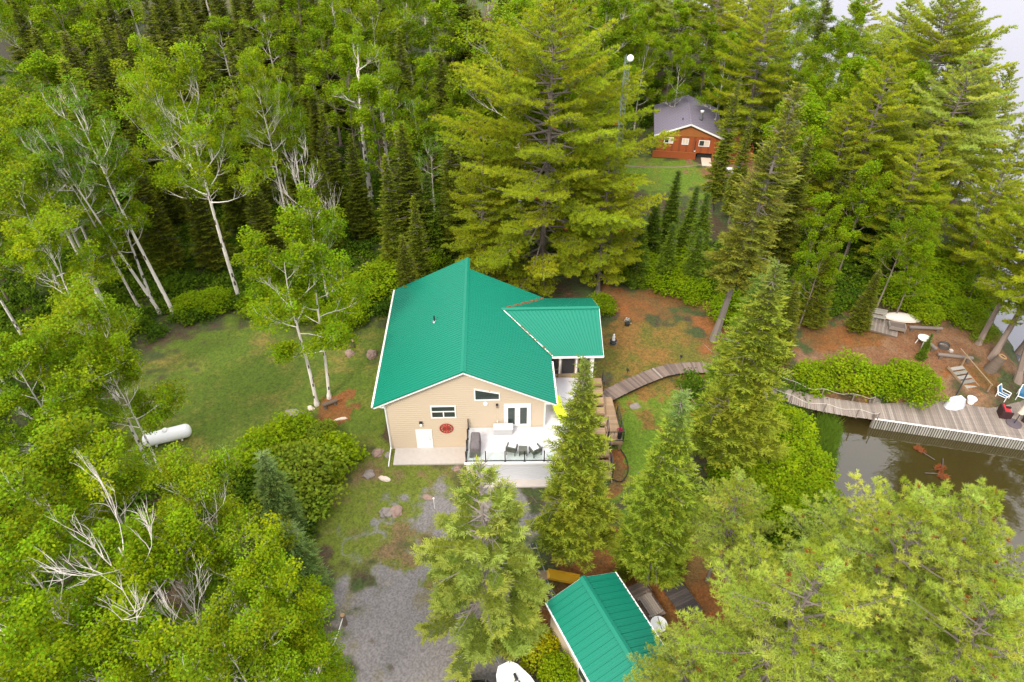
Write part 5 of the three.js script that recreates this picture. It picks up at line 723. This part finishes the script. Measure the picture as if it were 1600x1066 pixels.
for (const [u, h, v, w, lab] of [
  [[-30.34, -38.39], 14, 0, 1.0, 'bright aspen at the left edge beside the lawn'], [[-36.43, -45.77], 14, 1, 1.1, 'bright aspen cut by the left edge above the lawn'], [[-25.03, -31.49], 12.5, 1, 1.05, 'bright aspen overhanging the lawn above the propane tank'],
  [[-26.40, -28.06], 12.5, 2, 1.1, 'bright aspen at the left edge level with the propane tank'], [[-23.16, -29.85], 11, 3, 0.9, 'thin aspen with bare twigs over the propane tank'], [[-14.23, -19.70], 12, 1, 0.82, 'bright aspen below the lawn, nearest the round bush'], [[-19.33, -20.64], 12.5, 0, 1.0, 'bright aspen below the propane tank'],
  [[-21.40, -19.84], 13, 1, 1.05, 'bright aspen at the left edge below the tank'], [[-14.73, -16.78], 12, 3, 1.0, 'bright aspen in the middle of the roadside grove'], [[-10.11, -16.39], 11, 0, 0.92, 'bright aspen leaning over the gravel drive'], [[-19.00, -15.78], 13, 2, 1.05, 'bright aspen left of the white dead tree'],
  [[-11.13, -13.47], 11, 1, 0.9, 'bright aspen near the rope posts'], [[-14.44, -13.33], 11.5, 0, 1.05, 'bright aspen below the white dead tree'], [[-9.47, -15.39], 9, 3, 1.05, 'lower aspen at the gravel edge above the rope posts'], [[-17.12, -12.45], 12, 3, 1.1, 'bright aspen in the extreme bottom left corner'], [[-8.43, -13.35], 8.5, 2, 1.0, 'aspen at the bottom edge beside the rope'],
]) T('aspen', v, u, h, w, lab);
for (const [u, h, v, w, lab] of [
  [[-31.58, -60.70], 16.5, 0, 1.0, 'bright round-topped aspen behind the tallest lawn-edge birch'], [[-22.99, -62.27], 17, 4, 0.85, 'bright aspen standing beside the round-topped aspen'], [[-21.73, -64.79], 14, 2, 0.9, 'bright aspen at the dark spruces above the dead tree'], [[-32.75, -50.95], 15, 3, 1.0, 'aspen behind the farthest left lawn-edge birch'], [[-40.60, -57.09], 15, 1, 1.0, 'aspen high at the left edge'],
]) T('aspen', v, u, h, w, lab);
for (const [u, h, v, w, lab] of [
  [[-22.50, -86.35], 16, 0, 1.15, 'broad green tree above the pale forked birch'], [[-18.81, -81.48], 12, 1, 1.0, 'small green tree beside the pale forked birch top'], [[-8.92, -93.91], 15, 1, 1.2, 'broad green tree in front of the far brown hut'], [[-4.27, -77.98], 12, 0, 1.05, 'rounded green tree left of the huge pine'], [[22.62, -100.35], 13, 1, 1.25, 'broad green tree right behind the red cabin roof'], [[26.39, -95.95], 13, 0, 1.1, 'green tree behind the cabin chimney'], [[16.76, -95.95], 13, 1, 1.1, 'green tree between the mast dish and the cabin'], [[39.50, -88.35], 13, 1, 1.0, 'pale green tree at the lake behind the shore pines'], [[45.21, -96.66], 14, 1, 0.9, 'slender green tree against the lake at the top'],
  [[31.43, -55.56], 10.5, 1, 1.0, 'bright green tree above the clearing platform'], [[26.68, -52.75], 9, 1, 1.0, 'bright green tree behind the leaning spruce'], [[32.03, -48.79], 9.5, 0, 1.0, 'bright green tree behind the upturned rowboat'], [[33.13, -47.52], 7, 1, 1.1, 'low green tree leaning over the upturned rowboat'], [[25.02, -47.34], 8, 0, 1.05, 'green tree between the boardwalk firs and the clearing'],
]) T('poplar', v, u, h, w, lab);
// spruces and firs behind and beside the house
for (const [u, h, v, w, lab] of [
  [[-9.58, -57.55], 14.5, 0, 1.0, 'dark drooping spruce behind the left side of the roof'], [[-5.66, -59.30], 13.5, 1, 1.0, 'dark spruce left of the huge pine'], [[-11.04, -56.15], 12, 1, 1.0, 'dark spruce beside the drooping spruce behind the roof'], [[-18.33, -64.84], 13.5, 1, 0.9, 'slim dark spruce below the broad green tree'], [[-15.33, -62.48], 11.5, 0, 0.95, 'dark spruce behind the pale forked birch'], [[-17.77, -60.10], 10, 1, 0.9, 'small dark spruce by the bare dead tree'], [[-3.72, -64.56], 11, 0, 0.9, 'dark spruce tucked under the huge pine'],
 [[30.69, -58.77], 11, 1, 1.0, 'bluish spruce among the shore pines'], [[25.26, -56.10], 14, 2, 1.0, 'grey-green spruce behind the leaning spruce'], [[25.94, -47.48], 8.5, 2, 1.25, 'broad spruce at the clearing edge'], [[29.46, -46.39], 6.5, 2, 1.2, 'low spruce behind the clearing bench'], [[21.30, -42.27], 8, 2, 1.2, 'spruce at the upper edge of the rusty clearing'], [[41.05, -96.81], 17, 1, 0.9, 'dark spire against the lake at the top edge'],
]) T('spruce', v, u, h, w, lab);
for (const [u, h, v, w, lab] of [
  [[-8.01, -58.01], 9.5, 2, 1.05, 'light green fir right behind the house roof'], [[22.06, -68.03], 15, 1, 0.72, 'slim spire in front of the red cabin'], [[23.37, -65.59], 12.5, 1, 0.7, 'slim fir just right of the slim cabin spire'], [[15.81, -61.05], 8.5, 2, 1.0, 'small pointed fir in front of the cabin skirt'], [[13.71, -58.63], 7.5, 2, 1.1, 'small fir on the lawn before the cabin path'], [[17.15, -58.93], 8, 2, 1.0, 'small fir below the cabin crawl space'], [[17.58, -55.93], 8.5, 2, 1.05, 'small fir beside the slim cabin spire'], [[11.75, -53.98], 7, 2, 1.1, 'small fir between the mast and the cabin lawn'], [[14.38, -54.32], 6.5, 2, 1.15, 'small fir in the thicket behind the rusty bed'], [[16.58, -53.16], 6.5, 2, 1.2, 'small fir in the thicket nearest the leaning spruce'], [[18.72, -53.48], 6, 2, 1.2, 'small fir at the foot of the leaning spruce crown'], [[34.03, -54.44], 8.5, 2, 1.0, 'slim fir above the upturned rowboat'], [[35.22, -65.51], 9, 2, 0.95, 'bluish fir beside the bluish shore spruce'], [[33.20, -42.54], 2.6, 2, 1.1, 'tiny fir beside the cream table'],
]) T('fir', v, u, h, w, lab);
// bushes: place, height, spread, kind
for (const [at, h, w, v, lab] of [
  [[-13.56, -29.13], 3.6, 1.15, 2, 'big round yellow-green bush beside the driveway'], [[-12.32, -31.34], 2.4, 1.2, 0, 'bush filling the near side of the round bush'], [[-16.51, -32.21], 2.4, 1.3, 0, 'bright bush on the lawn side of the round bush'], [[-15.78, -33.72], 2.0, 1.3, 0, 'low bright bush below the birch pair'], [[-13.49, -33.72], 1.6, 1.2, 2, 'pale bush beside the rusty patch at the birch pair'],
  [[23.64, -40.07], 2.0, 1.1, 0, 'leafy bush at the near end of the boardwalk thicket'], [[26.08, -39.85], 2.8, 1.05, 0, 'tallest bush in the boardwalk thicket'], [[28.38, -39.48], 1.9, 1.1, 1, 'leafy bush in the middle of the boardwalk thicket'], [[30.56, -39.11], 2.5, 1.05, 1, 'leafy bush at the dock end of the boardwalk thicket'],
  [[19.55, -33.91], 2.4, 1.2, 0, 'yellow-green bush on the bank below the boardwalk'], [[20.05, -31.11], 2.1, 1.2, 0, 'yellow-green bush at the inlet edge'], [[17.43, -30.77], 2.4, 1.2, 0, 'bank bush behind the inlet edge bush'], [[15.25, -29.13], 2.2, 1.2, 1, 'bank bush nearest the dense full fir'], [[16.90, -27.58], 2.2, 1.2, 0, 'bank bush above the lower right pines'], [[13.48, -27.08], 1.9, 1.2, 1, 'dark bush at the foot of the dense full fir'], [[19.33, -27.80], 2, 1.2, 1, 'bush at the waterline above the pines'],
  [[7.93, -49.69], 1.7, 0.95, 1, 'green bush at the corner of the porch roof'], [[1.54, -18.14], 1.2, 1.0, 3, 'chartreuse shrub beside the shed'], [[0.77, -19.03], 0.9, 0.9, 3, 'small chartreuse shrub next to the larger one'], [[2.41, -16.95], 1.7, 0.85, 0, 'round green shrub by the shed wall'],
  [[9.94, -56.03], 1.9, 1.3, 1, 'green thicket bush at the mast foot'], [[12.37, -55.69], 2.4, 1.3, 0, 'bush with pale blossom behind the rusty bed'], [[14.61, -54.35], 2.3, 1.3, 1, 'thicket bush behind the far end of the rusty bed'], [[16.31, -52.21], 2.0, 1.2, 1, 'thicket bush left of the leaning spruce trunk'], [[19.45, -48.25], 2.2, 1.2, 1, 'thicket bush right of the leaning spruce trunk'], [[20.92, -46.41], 2.2, 1.3, 0, 'thicket bush behind the broad boardwalk fir'], [[17.89, -55.46], 2.6, 1.3, 1, 'taller thicket bush below the cabin firs'],
  [[-28.83, -49.98], 1.6, 1.3, 1, 'low bush at the forest edge by the tallest lawn-edge birch'], [[-26.95, -50.38], 1.7, 1.3, 1, 'low bush between the lawn-edge birches'], [[-12.58, -53.05], 2.6, 1.3, 0, 'leafy bush at the left back corner of the house'], [[-14.05, -51.18], 2.6, 1.3, 0, 'leafy bush behind the two boulders'], [[-14.66, -48.25], 2.0, 1.2, 1, 'bush behind the upright birch stem'], [[-11.13, -55.69], 2.2, 1.3, 1, 'bush under the dark drooping spruce'], [[-8.75, -56.61], 2, 1.3, 1, 'bush below the light green fir'], [[-21.97, -50.18], 2.2, 1.3, 1, 'bush at the lawn edge behind the birch pair'], [[-18.84, -49.20], 2.0, 1.3, 1, 'bush seen under the birch pair crowns'],
  [[40, -53.5], 2.2, 1.4, 1, 'bush on the shore bend floor, nearest the water'], [[37.6, -51], 2.0, 1.4, 1, 'bush behind the fire pit log benches'], [[42.6, -50.5], 1.9, 1.4, 0, 'bush at the waterline behind the leaning pines'], [[35, -50.2], 2.1, 1.4, 1, 'bush inland of the upturned rowboat'], [[43.5, -56.5], 2.2, 1.4, 1, 'bush under the shore bend pine'], [[38.5, -58], 2.2, 1.5, 1, 'bush in the woods above the fire pit'],
  [[38.91, -47.38], 1.8, 1.2, 1, 'shore bush between the rowboat and the leaning pines'], [[39.37, -45.14], 1.4, 1.3, 2, 'low shore bush behind the hollow stump'], [[35.47, -47.25], 1.7, 1.1, 0, 'bush touching the upturned rowboat'],
]) plant('bush', v, at, h, w, lab);

// ---------------------------------------------------------------- the forest behind, tree by tree
{
  srand(4242);
  const keepOut = [[-19, -41, 13, 9.5], [-11, -38, 4, 9], [-3, -40, 8.2, 8.6], [6, -41, 5, 6], [12, -47, 8, 6.5], [21, -81, 9, 8], [17, -72, 6, 7], [14, -77, 5, 9], [12, -66, 4.5, 6], [15.5, -86, 3.5, 4], [20, -70, 8.5, 9], [2, -52, 9, 6.5], [22, -66, 6, 5], [31, -44, 13, 5], [-6, -20, 5.5, 14], [-24, -34, 5, 3.5], [-5, -132, 3.5, 4.5], [-5, -124, 3, 10], [28, -80, 3, 6], [31, -70, 3, 3]];
  const labels = {
    aspen: 'bright leafy aspen in the mixed forest behind the lawn', birch: 'white-stemmed birch in the mixed forest behind the lawn', poplar: 'rounded green broadleaf tree in the mixed forest', spruce: 'dark spruce spire in the dense forest', pine: 'white pine in the forest by the lake', fir: 'pointed green fir in the forest understorey',
  };
  const nouns = { aspen: 'bright aspen', birch: 'white-stemmed birch', poplar: 'green broadleaf tree', spruce: 'dark spruce', pine: 'white pine', fir: 'green fir' };
  const forestLabel = (k, x, z, h) => {
    const u = x / -z, rank = z > -62 ? 'fronting' : z > -78 ? 'just inside' : z > -100 ? 'deep in' : 'far back in';
    const where = u > 0.42 ? 'the woods along the lake shore' : u > 0.2 ? 'the woods around the red cabin' : u > 0.02 ? 'the woods behind the huge pine' : u > -0.2 ? 'the forest straight behind the house' : u > -0.42 ? 'the forest behind the birch pair' : u > -0.6 ? 'the forest behind the lawn-edge birches' : 'the forest at the left edge';
    return `${h > 14 ? 'tall' : h > 11 ? 'middling' : 'short'} ${nouns[k]} ${rank} ${where}`;
  };
  let made = 0;
  for (let tries = 0; tries < 9000 && made < 345; tries++) {
    const z = -mix(46, 150, Math.pow(rnd(), 1.25)), x = rr(-0.74, 0.8) * (-z) * 0.92;
    if (shoreDist(x, z) < 2.5) continue;
    if (keepOut.some(([cx, cz, a, b]) => ((x - cx) / a) ** 2 + ((z - cz) / b) ** 2 < 1)) continue;
    const gap = z < -100 ? 5.8 : 4.1; if (planted.some(([a, b]) => (a - x) ** 2 + (b - z) ** 2 < gap * gap)) continue;
    const n = fbm(x * 0.06 + 8, z * 0.06, 3) + rr(-0.16, 0.16), right = x > 12; let kind, h, w = rr(0.9, 1.15);
    if (right && z < -60) { kind = n > 0.58 ? 'pine' : n > 0.42 ? 'poplar' : 'aspen'; h = kind === 'pine' ? rr(15, 19) : rr(10, 14); }
    else if (right) { kind = n > 0.5 ? 'fir' : 'poplar'; h = rr(5, 8); }
    else if (x > -34 && x < 0 && z > -92) { kind = n > 0.36 ? 'spruce' : n > 0.3 ? 'birch' : 'poplar'; h = rr(10, 15.5); w = rr(0.95, 1.25); }
    else { kind = n > (z < -72 ? 0.47 : 0.54) ? 'spruce' : n > 0.42 ? 'poplar' : n > 0.37 ? 'birch' : 'aspen'; h = rr(13, 18.5); w = rr(1.0, 1.3); }
    if (z > -58) h *= 0.8;
    plant(kind, Math.floor(rnd() * 4), [x, z], h, w, forestLabel(kind, x, z, h), { aspen: 'forest aspens', birch: 'forest birches', poplar: 'forest broadleaf trees', spruce: 'forest spruces', pine: 'forest pines', fir: 'forest firs' }[kind]); made++;
  }
  // left flank, nearer than the forest: saplings behind the lawn-side aspens
  for (const [x, z, k, h] of [[-47, -57, 'aspen', 13], [-45, -50, 'poplar', 12], [-38, -30, 'aspen', 13], [-37, -37, 'aspen', 13], [-41, -45, 'aspen', 14], [-36, -49, 'birch', 15], [-33, -56, 'spruce', 14], [-40, -55, 'aspen', 15], [-30, -22, 'aspen', 13], [-27, -15, 'aspen', 12], [-33, -25, 'poplar', 12]]) plant(k, Math.round(h), [x, z], h, 1.05, forestLabel(k, x, z, h), 'forest ' + (k === 'poplar' ? 'broadleaf trees' : k === 'birch' ? 'birches' : k + 's'));
  // those that look alike are told apart by their order along the woods
  const byLabel = {}; scene.children.forEach(o => { if (/^forest /.test(o.userData.group ?? '')) (byLabel[o.userData.label] ??= []).push(o); });
  const nth = ['leftmost', 'second', 'third', 'fourth', 'fifth', 'sixth', 'seventh', 'eighth', 'ninth', 'tenth', 'eleventh', 'twelfth', 'thirteenth', 'fourteenth', 'fifteenth', 'sixteenth', 'seventeenth', 'eighteenth', 'nineteenth', 'twentieth'];
  for (const [l, list] of Object.entries(byLabel)) if (list.length > 1) list.sort((a, b) => a.position.x / -a.position.z - b.position.x / -b.position.z).forEach((o, i) => { o.userData.label = `${l}, ${i ? (nth[i] ?? 'last') + ' from left' : 'leftmost'}`; });
  // undergrowth: leafy clumps and saplings that nobody could count
  srand(88); const L = new Sprig(); for (let i = 0; i < 150; i++) { const d = dir(rr(0, 2 * PI), rr(0.1, 1.5)), q = rr(0.2, 0.75), ld = dir(rr(0, 2 * PI), rr(-0.4, 0.5)); L.leaf(d[0] * q, d[1] * q * 0.9 + 0.05, d[2] * q, ld[0], ld[1], ld[2], 0.17 * rr(0.7, 1.3), 0.12, tone([0.9, 0.95, 0.9], 0.22, 0.1)); }
  const spots = []; for (let tries = 0; tries < 60000 && spots.length < 7000; tries++) {
    const near = rnd() < 0.25, z = near ? rr(-46, -10) : -mix(44, 120, Math.pow(rnd(), 1.3)), x = near ? rr(-52, 24) : rr(-1.0, 0.66) * (-z) * 0.95;
    if (shoreDist(x, z) < 0.6) continue;
    if (keepOut.some(([cx, cz, a, b]) => ((x - cx) / a) ** 2 + ((z - cz) / b) ** 2 < 1.05)) continue;
    if (near && x > -12.5 && x < 13.5) continue;
    if (near && x > 13 && z > -24) { if (rnd() < 0.5) continue; }
    spots.push([x, z]);
  }
  const um = new THREE.InstancedMesh(L.geo(), broadMat, spots.length), mm = new THREE.Matrix4(), q = new THREE.Quaternion(), cc = new THREE.Color();
  spots.forEach(([x, z], i) => { const s = rr(0.7, 1.7); q.setFromAxisAngle(V(0, 1, 0), rr(0, 6.28)); mm.compose(V(x, groundH(x, z) - 0.05, z), q, V(s, s * rr(0.7, 1.5), s)); um.setMatrixAt(i, mm); const t = rnd(); cc.setRGB(mix(0.065, 0.145, t), mix(0.125, 0.22, t), 0.01); um.setColorAt(i, cc); });
  um.name = 'undergrowth'; um.castShadow = um.receiveShadow = true; scene.add(um); tag(um, 'leafy undergrowth covering the forest floor', 'undergrowth', null, 'stuff');
}
// tall shore grass at the inlet
{ srand(61); const s = new Sprig(); for (let i = 0; i < 5200; i++) { const t = rnd(), x = mix(21.3, 24.3, t) + rr(-1.0, 0.5), z = mix(-31, -36.6, t) + rr(-0.9, 0.9), d = dir(rr(0, 6.3), rr(0.8, 1.5)); s.blade(x, Math.max(WATER - 0.05, groundH(x, z)), z, d[0], d[1], d[2], rr(0.5, 1.05), 0.05, tone([0.13, 0.22, 0.02], 0.25, 0.1)); } const g = put(s.geo(), 'shore_grass', broadMat, scene); tag(g, 'tall green grass fringing the inlet under the boardwalk', 'grass', null, 'stuff'); }

// rust-coloured dead boughs lying in the shallows off the dock
for (const [x, z, s, lab] of [[29.6, -33.6, 1, 'rust-orange dead pine bough in the water nearest the dock'], [30.3, -32.2, 2, 'rust-orange dead pine bough in the inlet, the middle one'], [29.8, -31.4, 3, 'rust-orange dead pine bough in the inlet, farthest from the dock']]) {
  srand(s * 31); const o = thing('dead_bough', lab, 'branch', [x, WATER + 0.02, z], s * 1.9), w = new Sprig(), n = new Sprig(); w.tube([[-0.9, 0.02, 0.3], [-0.2, 0.1, 0], [0.6, 0.06, -0.2]], [0.04, 0.03, 0.01], 4, () => [0.09, 0.07, 0.06]);
  for (let i = 0; i < 5; i++) { const a = rr(-0.4, 0.6), d = [rr(-0.4, 0.5), 0.08, rr(-0.45, 0.45)]; w.tube([[a, 0.08, 0], [a + d[0], 0.1, d[2]]], [0.015, 0.005], 3, () => [0.09, 0.07, 0.06]); }
  for (let i = 0; i < 260; i++) { const d = dir(rr(0, 6.3), rr(-0.1, 1)), c = [rr(-0.1, 0.55), 0.06, rr(-0.25, 0.25)]; n.blade(c[0], c[1], c[2], d[0], d[1], d[2], 0.2, 0.04, tone([0.3, 0.1, 0.035], 0.45)); }
  put(w.geo(), 'branch', barkMat, o); put(n.geo(), 'needles', needleMat, o);
}

renderer.render(scene, camera);
